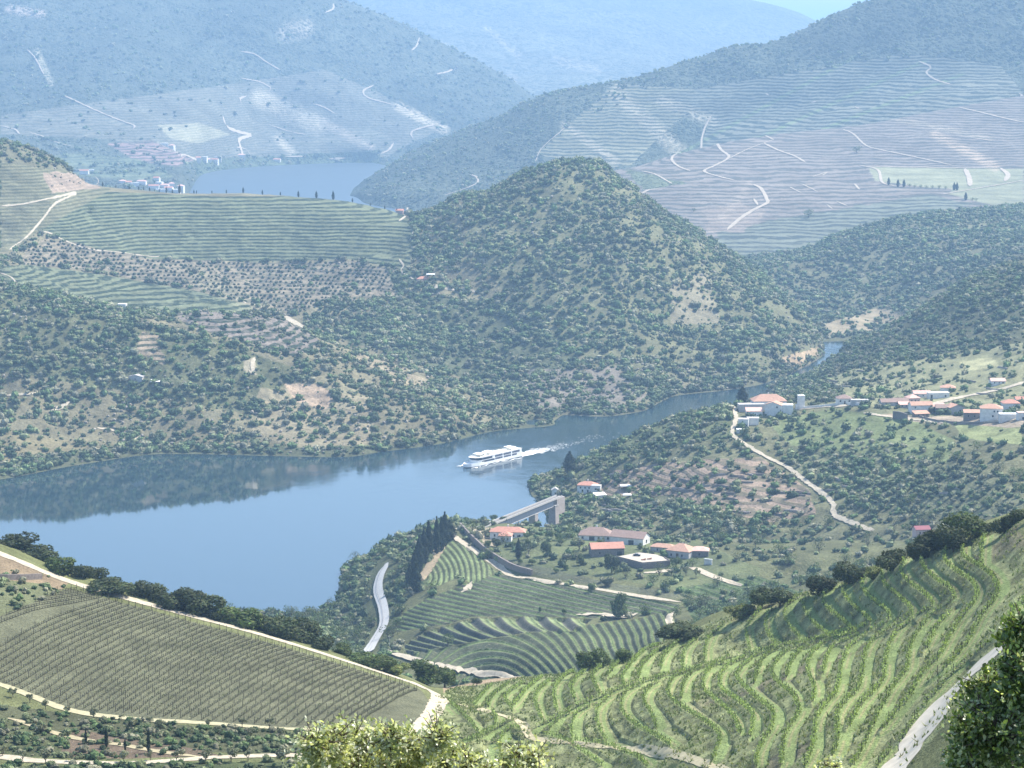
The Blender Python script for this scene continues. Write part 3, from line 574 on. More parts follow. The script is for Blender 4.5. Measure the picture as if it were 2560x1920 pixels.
near.fill((.135, .145, .065), 0, 0, 0, .25, 18)
near.paint([(-160,1380),(0,1385),(174,1455),(120,1500),(-160,1560)], (.22,.17,.11), .002)
near.paint([(-160,1440),(0,1445),(110,1460),(160,1480),(0,1545),(-160,1560)], (.12,.13,.07), .02)
near.paint([(-160,1600),(0,1540),(170,1470),(694,1612),(1050,1722),(1080,1760),(1010,1830),(740,1822),(490,1806),(170,1775),(-20,1705),(-160,1690)], (.12,.122,.075), 0, jit=1)
near.paint([(-160,1740),(174,1785),(492,1815),(752,1832),(1000,1835),(980,1900),(700,1885),(492,1880),(174,1835),(-160,1790)], (.085,.09,.05), .03, jit=2)
near.paint([(-160,1780),(30,1795),(200,1850),(330,1866),(300,1900),(-160,1885)], (.08,.09,.045), .035, jit=3)
near.paint([(174,1822),(492,1872),(560,1892),(300,1896),(150,1890)], (.13,.10,.07), .012)
near.paint([(1095,1700),(1300,1690),(1300,1740),(1170,1755),(1110,1740)], (.30,.23,.15), .001)
near.paint([(-160,1915),(740,1905),(740,2100),(-160,2100)], (.07,.085,.04), .02)
near.paint([(1120,1760),(1180,1772),(1300,1820),(1340,1850),(1560,1880),(1760,1925),(1760,2100),(1000,2100),(1040,1850)], (.085,.11,.05), 0, jit=3)

row_world = []
sm = np.full(near.D.shape, 99.0); base_Z = near.Z.copy()
for pts in ROWS:
    W_ = resample(drape(near, pts, 6), 1.5); row_world.append(W_)
    if len(W_) < 3: continue
    j = len(W_)//2; t = (W_[j+1]-W_[j-1]).to_2d().normalized(); nrm = Vector((-t.y, t.x)); up = 0
    for q in W_[2:-2:max(1, len(W_)//8)] or [W_[j]]:
        pass
    for a, b in zip(W_, W_[1:]):
        d = (b-a).to_2d(); L = d.length
        if L < 1e-4: continue
        d /= L; nn = Vector((-d.y, d.x)); mid = (a+b)/2
        g = near.h(mid.x+nn.x*2, mid.y+nn.y*2, mid.z)-near.h(mid.x-nn.x*2, mid.y-nn.y*2, mid.z)
        sgn = 1 if g > 0 else -1
        pxa = wpx(a.x, a.y, a.z); pxb = wpx(b.x, b.y, b.z); mg = 90
        c0 = np.searchsorted(near.px, min(pxa, pxb)-mg); c1 = np.searchsorted(near.px, max(pxa, pxb)+mg)
        dx = near.X[40:, c0:c1]-a.x; dy = near.D[40:, c0:c1]-a.y
        al = dx*d.x+dy*d.y; pe = (dx*nn.x+dy*nn.y)*sgn; over = np.maximum(np.maximum(-al, al-L), 0)
        dist = np.hypot(pe, over); s_ = np.where(pe >= 0, dist, -dist)
        blk = sm[40:, c0:c1]; k = np.abs(s_) < np.abs(blk); blk[k] = s_[k]
prof = np.where(sm > 0, np.where(sm < 3.2, -.2*sm, -.64*smooth(7.0, 3.2, sm)), 0.25*smooth(-3, 0, sm))
near.Z += prof
mow = (smooth(-.4, .2, sm)*smooth(2.6, 2.0, sm))[..., None]*(sm < 90)[..., None]
trk = (np.exp(-((sm-1.0)/.25)**2)+np.exp(-((sm-2.4)/.25)**2))[..., None]*(vnoise(near.X/25, near.D/25, 6) > .5)[..., None]
bank_v = vnoise(near.X/1.6, near.D/3.0, 9)[..., None]
right_m = (near.PX > 1100)[..., None]*1.0
bank = np.array((.195, .21, .10))*(.5+.9*bank_v)
brn = smooth(.66, .8, vnoise(near.X/22, near.D/22, 12))[..., None]*.6; bank = bank*(1-brn)+np.array((.16, .13, .09))*(.6+.8*bank_v)*brn
isb = ((np.abs(sm) < 14)[..., None])*right_m
near.col[:] = near.col*(1-isb)+bank*isb
near.col[:] = near.col*(1-mow)+(np.array((.185, .235, .09))*(1-.55*np.clip(trk, 0, 1))+np.array((.32, .26, .15))*.55*np.clip(trk, 0, 1))*mow
near.upd()

for s_ in (left, cone, vil, scr, val):      # damp, overgrown strip along the water
    f = smooth(7, 1.5, s_.Z)*(s_.D > 1300); s_.col[:] = s_.col*(1-.75*f[..., None])+np.array((.075,.08,.045), np.float32)*.75*f[..., None]; s_.den[:] = np.maximum(s_.den, .055*f*(s_.Z > .2))
SH = dict(near=near, val=val, vil=vil, left=left, cone=cone, scr=scr, brown=brown, big=big, far=far, haz=haz)
near.build('hillside', M['near']); val.build('valley_floor', M['mid']); vil.build('village_hill', M['mid'])
left.build('river_hill', M['left']); cone.build('scrub_hill', M['left']); scr.build('gorge_hill', M['left'])
brown.build('vineyard_slope', M['brown']); big.build('mountain', M['far']); far.build('lake_mountain', M['far']); haz.build('distant_mountain', M['vfar'])
g = MB(); g.add([(-30000,-3000,-20),(30000,-3000,-20),(30000,40000,-20),(-30000,40000,-20)], [(0,1,2,3)])
g.obj('ground', M['mid'], kind='structure')

# ------------------------------------------------------------------ the river
w = N('river_water'); p = w.pos(); w.b.inputs['IOR'].default_value = 2.0; w.b.inputs['Specular IOR Level'].default_value = .5
w.base((.015, .035, .045)); w.b.inputs['Roughness'].default_value = .03
sx = w.new('ShaderNodeSeparateXYZ'); w.l.new(p, sx.inputs[0])
big_n = w.noise(w.scl(p, (1, .35, 1)), 1/130.0, 3, .55)
lane = w.noise(w.scl(p, (1, .5, 1)), 1/45.0, 3, .6, .6)
calm = w.rng(w.math('ADD', sx.outputs[0], w.math('MULTIPLY', w.math('SUBTRACT', sx.outputs[1], 1650), .9)), -120, 140, 0, 1)
calm = w.math('MULTIPLY', calm, w.rng(sx.outputs[1], 3000, 5000, 1, .25))
rough_m = w.math('MULTIPLY', calm, w.rng(lane, .38, .62, .35, 1), clamp=True)
rp = w.noise(w.scl(p, (1, .45, 1)), 1/2.2, 3, .6); rp2 = w.noise(w.scl(p, (1, .6, 1)), 1/9.0, 2, .5)
hh = w.math('ADD', w.math('MULTIPLY', rp, .12), w.math('MULTIPLY', rp2, .30))
bn = w.bump(hh, 1, 1.0); w.put(w.rng(rough_m, 0, 1, .02, .9), bn.inputs['Strength'])
w.put(w.math('ADD', w.rng(rough_m, 0, 1, .035, .16), w.rng(sx.outputs[1], 3500, 5000, 0, .3)), w.b.inputs['Roughness'])
M['water'] = w.m
g = MB(); g.add([(-9000,600,0),(9000,600,0),(9000,9000,0),(-9000,9000,0)], [(0,1,2,3)])
g.obj('river', M['water'], kind='structure')

# ------------------------------------------------------------------ haze
hz = bpy.data.materials.new('haze'); hz.use_nodes = True; hz.node_tree.nodes.clear()
ho = hz.node_tree.nodes.new('ShaderNodeOutputMaterial'); hv = hz.node_tree.nodes.new('ShaderNodeVolumePrincipled')
hv.inputs['Color'].default_value = HAZE_COL; hv.inputs['Density'].default_value = HAZE_D; hv.inputs['Anisotropy'].default_value = .1
hz.node_tree.links.new(hv.outputs[0], ho.inputs['Volume'])
g = MB(); g.box(-32000, 32000, -4000, 42000, -21, 960); g.obj('haze', hz, kind='stuff')
# ------------------------------------------------------------------ placing things
def ground(px, py, only=None):
    best = None
    for k, s in SH.items():
        if only and k not in only: continue
        if px < s.px[0] or px > s.px[-1]: continue
        p_ = s.at(px, py)
        if abs(float(zy(p_.y, p_.z))-py) > 1.5: continue
        if best is None or p_.y < best[0].y: best = (p_, s)
    if best is None:
        s = SH[(only or ['near'])[0]]; return s.at(px, py), s
    return best
def ribbon(name, pts, width, mat, sh=None, lift=.25, label=None, cat=None, kind='structure', step=4.0, n=6, jit=.12, seed=0):
    rr = random.Random(seed+int(pts[0][0])); q = smooth_line(pts, n); P = []
    for a in q:
        P.append((sh.at(float(a[0]), float(a[1])), sh) if sh else ground(float(a[0]), float(a[1])))
    s0 = sh or P[len(P)//2][1]
    W_ = resample([p_ for p_, _ in P], step); V = []; Fc = []
    for i, p_ in enumerate(W_):
        a = W_[max(i-1, 0)]; b = W_[min(i+1, len(W_)-1)]; t = (b-a).to_2d()
        t = t.normalized() if t.length > 1e-6 else Vector((1, 0)); nn = Vector((-t.y, t.x))
        for k, e in enumerate((-1, -.5, 0, .5, 1)):
            wd = width/2*e*(1+rr.uniform(-jit, jit))*(min(1, .25+min(i, len(W_)-1-i)*step/(width*3))); x = p_.x+nn.x*wd; y = p_.y+nn.y*wd
            V.append((x, y, s0.h(x, y, p_.z)+lift))
        if i:
            o_ = (i-1)*5
            for k in range(4): Fc.append((o_+k, o_+k+1, o_+k+6, o_+k+5))
    o = obj(name, mesh_np(name, np.array(V), np.array(Fc), mat)); tag(o, label, cat, None, kind); return W_
def c1(*p): return [(x*.5787, y*.5787) for x, y in p]
def c2(*p): return [(1280+x*.5787, y*.5787) for x, y in p]
for pts, wd in ((m((0,590),(60,618),(110,637),(160,650),(210,662),(240,662),(262,672),(300,690)), 5), (m((90,500),(110,505),(140,520),(190,538),(250,545),(330,555),(345,553)), 5),
    (m((0,446),(45,442),(90,433),(140,422),(165,415)), 5), (m((165,416),(200,405),(213,392),(206,382)), 4), (m((20,540),(60,510),(95,470),(120,440),(165,418)), 4),
    (m((885,456),(875,468),(862,478)), 7), (m((895,498),(885,520)), 4), (m((862,560),(872,575),(866,586),(895,605)), 4), (m((900,616),(960,622),(1010,628),(1030,632)), 14),
    (m((475,640),(520,650),(578,667)), 4), (m((580,668),(620,688),(668,713)), 16), (m((556,768),(545,785),(548,810),(538,800)), 7),
    (m((10,855),(60,852),(112,848)), 6), (m((105,890),(130,882),(152,868)), 9), (m((210,925),(260,933),(302,944),(272,957)), 7), (m((115,990),(150,985)), 4), (m((170,976),(215,970)), 6), (m((0,590),(25,600),(40,620)), 4)):
    ribbon('track', pts, wd*.5, M['track'], None, .5)
for pts, wd in ((c2((862,500),(835,550),(820,600),(818,640)), 9), (c2((885,620),(905,650),(937,680),(880,715),(830,740),(880,760),(960,780)), 11), (c2((710,660),(690,690),(720,720),(770,740)), 10),
    (c2((1085,582),(1130,605)), 9), (c2((1088,620),(1150,650),(1220,675),(1268,703)), 11), (c2((1430,560),(1475,580),(1530,630),(1600,650),(1720,675),(1900,715)), 8), (c2((1500,715),(1580,735),(1600,790),(1660,805)), 10),
    (c2((1560,720),(1800,725),(2000,727),(2110,725)), 9), (c2((1958,730),(1975,770),(1978,805)), 18), (c2((2112,728),(2142,755),(2130,785)), 18), (c2((2212,780),(2100,800),(1950,825),(1860,840)), 6),
    (c2((1042,798),(1075,815),(1100,860),(1100,880),(1040,910),(980,950),(930,995)), 13), (c2((560,740),(620,755),(690,795)), 8), (c2((562,838),(590,822),(635,818)), 12), (c2((1755,265),(1810,290),(1790,315),(1830,345),(1900,367)), 9),
    (c2((1930,465),(2020,485),(2120,510),(2212,530)), 9), (c2((100,700),(130,640),(220,560),(235,538)), 5), (c2((1130,605),(1020,645),(940,685)), 6), (c2((1095,405),(1110,413)), 10), (c2((1290,445),(1320,437)), 9), (c2((1480,462),(1500,470)), 9), (c2((2190,405),(2212,415)), 12),
    (c2((1340,760),(1360,745),(1300,765)), 6), (c2((1240,795),(1260,800),(1320,830)), 6), (c2((1200,810),(1250,835)), 6), (c2((1480,795),(1500,820)), 8), (c2((1045,860),(1062,888)), 9), (c2((1360,885),(1385,905)), 6), (c2((1400,870),(1450,892)), 6), (c2((1980,595),(2075,610)), 6),
    (c1((1920,845),(2010,815),(2062,790),(2058,765),(2030,755)), 9), (c2((1085,182+970),(1150,1140)), 4) ):
    ribbon('track', pts, wd*.5, M['fartrack'], None, 1.0, step=8)
for pts, wd in ((c1((275,415),(350,450),(450,495),(540,530),(582,545),(575,560)), 14), (c1((965,505),(980,550),(1040,575),(1090,585),(1035,605),(1040,640),(1055,690)), 18), (c1((1040,225),(1100,235),(1150,270),(1220,310)), 12),
    (c1((1040,340),(1120,355),(1168,380),(1165,400)), 12), (c1((1065,418),(1035,430),(1042,450)), 12), (c1((1350,450),(1400,465),(1450,495)), 12), (c1((1615,370),(1570,395),(1590,425),(1700,455)), 14), (c1((1880,540),(1780,570),(1785,602)), 14),
    (c1((1440,18),(1440,40),(1405,57)), 16), (c1((1812,165),(1800,200),(1778,222)), 12), (c1((1980,290),(1940,310),(1880,325)), 12), (c1((0,545),(60,560),(85,582)), 12), (c1((130,575),(180,590),(250,620),(330,640)), 10),
    (c1((560,622),(720,655),(850,690)), 8), (c1((1590,655),(1612,630)), 14), (c1((1632,672),(1680,650),(1700,620)), 14), (c1((1230,680),(1320,678)), 10), (c1((1420,690),(1495,686)), 10), (c1((1160,540),(1250,570),(1330,585)), 8), (c1((115,215),(150,250),(190,325)), 10), (c1((1020,640),(1060,645),(1080,670)), 8)):
    ribbon('track', pts, wd*.42, M['fartrack'], None, 2.5, step=20)
# valley roads
VR = ribbon('road', [(1152,1324),(1136,1320),(1128,1334),(1150,1352),(1200,1386),(1240,1415),(1268,1434),(1300,1444),(1380,1456),(1496,1474),(1600,1491),(1702,1506)], 4.6, M['track'], val, .3, step=3)
ribbon('track', [(1130,1318),(1110,1345),(1094,1380),(1072,1420),(1050,1455)], 7, simple('dry_earth', (.28,.22,.14), .95, .3, .6), val, .3, step=3)
ribbon('track', [(1178,1455),(1165,1475),(1148,1482)], 5, M['track'], val, .3, step=3)
ribbon('road', [(950,1626),(1000,1641),(1060,1658),(1130,1673),(1230,1691),(1315,1705)], 4.4, M['track'], val, .9, step=3)
ribbon('forecourt', [(1610,1433),(1650,1430),(1690,1422)], 12, M['track'], val, .35, step=2, jit=.1)
ribbon('road', [(1690,1424),(1730,1420),(1760,1432),(1800,1448),(1855,1465)], 6, M['track'], val, .3, step=3)
ribbon('track', [(1440,1540),(1500,1538),(1550,1547),(1592,1536)], 6, M['track'], val, .9, step=3)
ribbon('track', [(1684,1530),(1672,1543),(1682,1566)], 4, M['track'], val, .3, step=3)
ribbon('track', m((1583,876),(1590,905),(1582,938),(1605,957),(1650,985),(1700,1010),(1740,1040),(1780,1070),(1800,1090),(1802,1112),(1840,1130),(1895,1152)), 3.4, M['track'], vil, .6, step=3, jit=.3)
ribbon('road', m((1715,886),(1780,879),(1845,876)), 5, M['track'], vil, .4, step=3)
ribbon('road', m((2000,878),(2060,862),(2110,852),(2160,842),(2230,822)), 5.5, M['track'], vil, .5, step=3)
ribbon('track', m((1962,1160),(1985,1163),(2010,1166)), 8, M['track'], vil, .4, step=3)
ribbon('track', m((1865,893),(1960,905),(2080,915),(2212,905)), 4, M['track'], vil, .4, step=3)
# near tracks
ribbon('track', [(-150,1338),(0,1384),(174,1454),(405,1520),(694,1599),(1013,1702),(1080,1730),(1098,1748),(1080,1785),(1040,1835),(1005,1885),(960,1960)], 4.2, M['track'], near, .12, step=1.5)
ribbon('track', [(-150,1690),(0,1712),(174,1776),(330,1797),(492,1807),(752,1824),(1000,1822)], 2.8, simple('grassy_track', (.34,.31,.19), .95, .25, .8), near, .12, step=1.5)
ribbon('track', [(20,1796),(60,1806),(110,1825),(200,1848),(300,1862),(400,1880),(500,1893)], 2.6, simple('dry_track', (.30,.26,.16), .95, .25, .8), near, .12, step=1.5)
ribbon('track', [(-100,1885),(12,1893),(100,1903),(289,1909),(420,1903),(560,1893),(740,1889),(900,1892)], 3.4, M['track'], near, .12, step=1.5)
ribbon('track', [(2740,1420),(2640,1500),(2570,1562),(2517,1607),(2442,1669),(2387,1721),(2328,1793),(2296,1851),(2247,1913),(2215,1975)], 7.4, M['pale2'], near, .12, step=1.5)
ribbon('track', [(1095,1745),(1130,1757),(1185,1770),(1240,1785),(1290,1800),(1312,1818),(1322,1840),(1350,1850),(1430,1858),(1560,1872),(1680,1885),(1760,1910),(1830,1935)], 2.0, simple('straw_track', (.36,.32,.20), .95, .25, .8), near, .12, step=1.5)

# ------------------------------------------------------------------ leaf templates
def ico(sub):
    b = bmesh.new(); bmesh.ops.create_icosphere(b, subdivisions=sub, radius=1.0); b.verts.ensure_lookup_table()
    V = np.array([v.co[:] for v in b.verts]); Fc = np.array([[v.index for v in f.verts] for f in b.faces]); b.free(); return V, Fc
ICO = {1: ico(1), 2: ico(2)}
def lump(r, sub, nl, leaf=0, lsz=.16):
    """a bush as a few crumpled lobes, with loose leaf clumps breaking the outline; triangles, base at z=0"""
    Vs = []; Fs = []; n = 0; Cs = []
    for i in range(nl):
        V, Fc = ICO[sub]; c = np.array([r.uniform(-.45, .45), r.uniform(-.45, .45), r.uniform(.35, .75)]) if nl > 1 else np.array([0, 0, .5])
        s_ = r.uniform(.38, .62) if nl > 1 else .8
        k = 1+r.normal(0, .14, len(V)); v = V*k[:, None]*np.array([s_, s_, s_*.85])+c; v[:, 2] = np.maximum(v[:, 2], -.25)
        Vs.append(v); Fs.append(Fc+n); n += len(v); Cs.append(np.full(len(v), r.uniform(.82, 1.15))*(1+r.normal(0, .1, len(v))))
    if leaf:
        P = np.concatenate(Vs); pk = P[r.integers(0, len(P), leaf)]; ctr = np.array([0, 0, .5]); pk = ctr+(pk-ctr)*r.uniform(.9, 1.18, (leaf, 1))
        a = r.normal(0, 1, (leaf, 3)); a /= np.linalg.norm(a, axis=1)[:, None]; b = np.cross(a, r.normal(0, 1, (leaf, 3))); b /= np.linalg.norm(b, axis=1)[:, None]
        q = np.stack([pk-a*lsz, pk+a*lsz*.6+b*lsz*.8, pk+a*lsz*.3-b*lsz*.9], 1).reshape(-1, 3)
        Vs.append(q); Fs.append(np.arange(leaf*3).reshape(-1, 3)+n); Cs.append(np.repeat(r.uniform(.7, 1.35, leaf), 3))
    return np.concatenate(Vs), np.concatenate(Fs), np.concatenate(Cs)
r0 = np.random.default_rng(5)
LOD = {'hi': [lump(r0, 2, 3, 110, .13) for _ in range(6)], 'mid': [lump(r0, 1, 3, 36, .2) for _ in range(8)], 'lo': [lump(r0, 1, 2, 10, .25) for _ in range(8)]}
def merge(tpls, pos, size, hgt, cols, r):
    """many small bushes of one uncountable cover as arrays"""
    Vs = []; Fs = []; Cs = []; n = 0; which = r.integers(0, len(tpls), len(pos)); yaw = r.uniform(0, 6.283, len(pos))
    for t, (V, Fc, cf) in enumerate(tpls):
        k = np.nonzero(which == t)[0]
        if len(k) == 0: continue
        c = np.cos(yaw[k])[:, None]; s_ = np.sin(yaw[k])[:, None]; x = V[None, :, 0]*c-V[None, :, 1]*s_; y = V[None, :, 0]*s_+V[None, :, 1]*c
        P = np.stack([x*size[k, None], y*size[k, None], np.broadcast_to(V[None, :, 2], x.shape)*hgt[k, None]], -1)+pos[k, None, :]
        Vs.append(P.reshape(-1, 3)); Fs.append((Fc[None]+(np.arange(len(k))*len(V))[:, None, None]).reshape(-1, 3)+n); n += len(k)*len(V)
        Cs.append((cols[k, None, :]*cf[None, :, None]).reshape(-1, 3))
    return np.concatenate(Vs), np.concatenate(Fs), np.clip(np.concatenate(Cs), .004, 1)
PAL = np.array([(.09,.135,.052), (.06,.092,.04), (.155,.18,.088), (.045,.068,.034), (.19,.185,.12), (.12,.14,.07)])*1.12
def sample(sh, r, smin, smax, mult=1.0, ymargin=14, gam=1.9):
    dX = sh.X; A_ = np.abs((dX[:-1, 1:]-dX[:-1, :-1])*(sh.D[1:, :-1]-sh.D[:-1, :-1])); cm = np.minimum.accumulate(sh.PY, 0)
    vis = sh.PY[:-1, :-1] < np.vstack([np.full((1, sh.PY.shape[1]), 1e9), cm[:-2]])[:, :-1]+ymargin
    vis &= (sh.PY[:-1, :-1] > -30) & (sh.Z[:-1, :-1] > .4)
    cl = .6+.8*smooth(.3, .7, vnoise(sh.X[:-1, :-1]/28, sh.D[:-1, :-1]/28, 77))
    lam = A_*sh.den[:-1, :-1]*vis*mult*cl; cnt = r.poisson(lam); i, j = np.nonzero(cnt); rep = cnt[i, j]; i = np.repeat(i, rep); j = np.repeat(j, rep)
    u = r.random(len(i)); v = r.random(len(i)); g = lambda Q: (Q[i, j]*(1-u)*(1-v)+Q[i, j+1]*(1-u)*v+Q[i+1, j]*u*(1-v)+Q[i+1, j+1]*u*v)
    pos = np.stack([g(sh.X), g(sh.D), g(sh.Z)], -1); s_ = smin+(smax-smin)*r.random(len(i))**gam
    return pos, s_, g(sh.PX), g(sh.PY)
def cols_for(pos, r, pal=PAL):
    c = pal[r.integers(0, len(pal), len(pos))]; t = vnoise(pos[:, 0]/60, pos[:, 1]/60, 31)[:, None]
    return c*(.75+.5*t)*r.uniform(.8, 1.25, (len(pos), 1))
rs = np.random.default_rng(11); cnts = {}
def cover(sh, name, lod, smin, smax, mult=1.0, sink=.15, drop=None, label=None):
    pos, s_, px, py = sample(sh, rs, smin, smax, mult)
    if drop is not None: k = ~drop(px, py, pos); pos, s_, px, py = pos[k], s_[k], px[k], py[k]
    cnts[name+'_'+sh.name] = len(pos)
    pos = pos.copy(); pos[:, 2] -= s_*sink
    V, Fc, C = merge(LOD[lod], pos, s_, s_*rs.uniform(.8, 1.25, len(pos)), cols_for(pos, rs), rs)
    o = obj(name, mesh_np(name, V, Fc, M['bush'], False, C)); tag(o, label, None, None, 'stuff'); return pos, s_
# hidden strips: nothing is planted where another hill stands in front
def hid_cone(px, py, p_): return (px < 760) & (py > 790) | ((px > 1000) & (px < 1400) & (py > 1062))
cover(left, 'scrub', 'mid', 1.1, 5.4, 1.4)
cover(cone, 'scrub', 'mid', 1.2, 6.0, 1.3, drop=hid_cone)
def grid(sh, poly, dx, dy, slant, jit):
    out = []; a = np.array(poly); yy = a[:, 1].min(); k = 0
    while yy < a[:, 1].max()+80:
        xx = a[:, 0].min()+(k % 2)*dx*.5
        while xx < a[:, 0].max():
            X = xx+rs.normal(0, jit); Y = yy-slant*(xx-a[:, 0].min())+rs.normal(0, jit*.6)
            if inpoly(np.array([X]), np.array([Y]), poly)[0] and rs.random() > .12: out.append(tuple(sh.at(X, Y)))
            xx += dx
        yy += dy; k += 1
    return np.array(out)
gp = grid(cone, m((50,545),(100,512),(200,535),(330,560),(560,568),(760,565),(870,590),(860,632),(700,650),(640,680),(560,665),(420,625),(200,585),(40,570)), 12.5, 8.6, -.03, 1.6); gp[:, 2] -= .3
gs = rs.uniform(1.7, 2.9, len(gp)); V, Fc, C = merge(LOD['mid'], gp, gs, gs*1.1, np.array([[.05,.075,.04]])*rs.uniform(.8, 1.4, (len(gp), 1)), rs)
tag(obj('olive_grove', mesh_np('olive_grove', V, Fc, M['bush'], False, C)), kind='stuff')
cover(scr, 'scrub', 'lo', 2.2, 6.5, .9)
rockt = [(V[:, :]*np.array([1, 1, .8]), Fc, Cc) for V, Fc, Cc in [lump(r0, 1, 1) for _ in range(5)]]
for sh_, dd in ((cone, .0035), (left, .0028)):
    kp = sh_.den.copy(); sh_.den[:] = dd*(sh_.den > .0005)*(.2+2.2*smooth(.5, .75, vnoise(sh_.X/70, sh_.D/70, 88)))*(1+2.5*smooth(40, 8, sh_.Z))
    ps, sz, qx, qy = sample(sh_, rs, .6, 2.4); sh_.den[:] = kp
    V, Fc, C = merge(rockt, ps, sz, sz*rs.uniform(.7, 1.5, len(ps)), np.array([[.30,.265,.215]])*rs.uniform(.7, 1.25, (len(ps), 1)), rs)
    tag(obj('rocks', mesh_np('rocks', V, Fc, M['stone2'], False, C)), kind='stuff')
big.den[:] = 0; big.paint(m((780,400),(900,310),(1150,200),(1500,110),(1880,-30),(2300,-30),(2300,150),(2000,120),(1650,170),(1400,195),(1230,270),(1150,360),(1000,430),(780,440)), None, .0032, None, .4, jit=6)
cover(big, 'scrub', 'lo', 3.0, 7.5, .8)
far.den[:] = .0012; far.paint(m((0,250),(280,210),(520,180),(700,150),(820,200),(950,280),(830,330),(700,340),(400,340),(240,300),(0,290)), None, .0003)
far.paint(m((420,345),(820,325),(820,362),(420,380)), None, .004)
cover(far, 'scrub', 'lo', 4.0, 11, .8)
near.den[(near.PX > 1100)] = 0
cover(near, 'scrub', 'hi', .4, 1.5, 8)

# ------------------------------------------------------------------ trees as things
def crown_mesh(name, seed, kind, nleaf, col):
    r = np.random.default_rng(seed); P = []; Nn = []
    if kind == 'round':
        nl = 16; L = r.normal(0, 1, (nl, 3)); L /= np.linalg.norm(L, axis=1)[:, None]; L *= r.uniform(.12, .36, (nl, 1))*np.array([1, 1, .85]); L[:, 2] += .55; R = r.uniform(.13, .24, nl)
        w_ = R**2/np.sum(R**2); k = r.choice(nl, nleaf, p=w_); d = r.normal(0, 1, (nleaf, 3)); d /= np.linalg.norm(d, axis=1)[:, None]
        P = L[k]+d*R[k, None]*r.uniform(.72, 1.06, (nleaf, 1)); Nn = d; ls = .034
        ins = np.min(np.linalg.norm(P[:, None]-L[None], axis=2)/R[None], axis=1) > .62; P = P[ins]; Nn = Nn[ins]; lc = r.uniform(.8, 1.2, nl)[k][ins]
    elif kind == 'cypress':
        t = r.random(nleaf)**.8; a = r.uniform(0, 6.283, nleaf); wob = 1+.22*np.sin(a*3+t*17+seed)+.15*np.sin(a*2-t*31); rad = .105*np.sin(np.clip(t*1.02+.06, 0, 1)*math.pi)**.55*(1-.45*t)*1.25*wob*r.uniform(.75, 1.08, nleaf)
        P = np.stack([np.cos(a)*rad, np.sin(a)*rad, .03+t*.97], -1); Nn = np.stack([np.cos(a), np.sin(a), np.full(nleaf, .4)], -1); ls = .02; lc = np.ones(nleaf)
    elif kind == 'olive':
        nl = 9; L = np.stack([r.uniform(-.3, .3, nl), r.uniform(-.3, .3, nl), r.uniform(.5, .85, nl)], -1); R = r.uniform(.1, .18, nl); k = r.integers(0, nl, nleaf)
        d = r.normal(0, 1, (nleaf, 3)); d /= np.linalg.norm(d, axis=1)[:, None]; P = L[k]+d*R[k, None]*r.uniform(.6, 1.1, (nleaf, 1)); Nn = d; ls = .045; lc = np.ones(nleaf)
    n = len(P); a = np.cross(Nn+r.normal(0, .7, (n, 3)), r.normal(0, 1, (n, 3))); a /= np.linalg.norm(a, axis=1)[:, None]; b = np.cross(Nn, a); b /= np.linalg.norm(b, axis=1)[:, None]+1e-9
    l_ = ls*r.uniform(.7, 1.5, (n, 1)); V = np.stack([P-a*l_, P-b*l_*.6, P+a*l_, P+b*l_*.6], 1).reshape(-1, 3)
    c = np.array(col)[None]*(r.uniform(.65, 1.35, n)*lc)[:, None]*np.stack([r.uniform(.9, 1.25, n), np.ones(n), r.uniform(.8, 1.1, n)], -1)
    return mesh_np(name, V, np.arange(n*4).reshape(-1, 4), M['leaf'], False, np.repeat(c, 4, 0))
def trunk_mesh(kind, seed):
    b = MB(); rr = random.Random(seed)
    if kind == 'cypress': b.tube((0,0,-.05), (0,0,.5), .018, .01)
    else:
        b.tube((0,0,-.08), (.01,0,.28), .035, .026)
        for i in range(5):
            a = i*1.257+rr.uniform(-.3,.3); b.tube((.01,0,.24), (math.cos(a)*.22, math.sin(a)*.22, .24+rr.uniform(.2,.42)), .02, .006, 5)
    return b.mesh('trunk', M['trunk'], True)
HOLM, MIDG, OLIVEC, CYP, PALEG = (.045,.062,.028), (.07,.105,.035), (.17,.19,.13), (.022,.036,.02), (.13,.16,.055)
TPL = {}
for nm, kind, nlf, col, k in (('holm','round',3600,HOLM,4), ('green','round',3000,MIDG,4), ('pale','round',3200,PALEG,2), ('olive','olive',700,OLIVEC,3), ('cypress','cypress',2600,CYP,3), ('small','round',520,MIDG,5), ('smallolive','round',420,(.085,.105,.06),3)):
    TPL[nm] = [(crown_mesh('crown', 100*len(TPL)+i, kind, nlf, col), trunk_mesh(kind, i)) for i in range(k)]
tc = [0]
def tree(name, sp, p_, w_, h_, label, group, cat='tree', rz=None):
    tc[0] += 1; cm, tm = TPL[sp][tc[0] % len(TPL[sp])]; rr = random.Random(tc[0]*31)
    e = empty(name, p_, rz if rz is not None else rr.uniform(0, 6.28), label=label, cat=cat, group=group)
    nw = .22 if sp == 'cypress' else .9
    e.scale = (w_/nw, w_/nw, h_)
    obj('crown', cm, e); obj('trunk', tm, e); return e
def px_size(p_, px): return px/F*math.hypot(p_.y, H-p_.z)
WORDS = 'first second third fourth fifth sixth seventh eighth ninth tenth eleventh twelfth thirteenth fourteenth fifteenth sixteenth seventeenth eighteenth nineteenth'.split()
TENS = {2:'twent', 3:'thirt', 4:'fort', 5:'fift', 6:'sixt', 7:'sevent', 8:'eight', 9:'ninet'}
def nth(i):                          # 1 -> first
    if i <= 19: return WORDS[i-1]
    t, u = divmod(i, 10); return TENS[t]+'ieth' if u == 0 else TENS[t]+'y-'+WORDS[u-1]
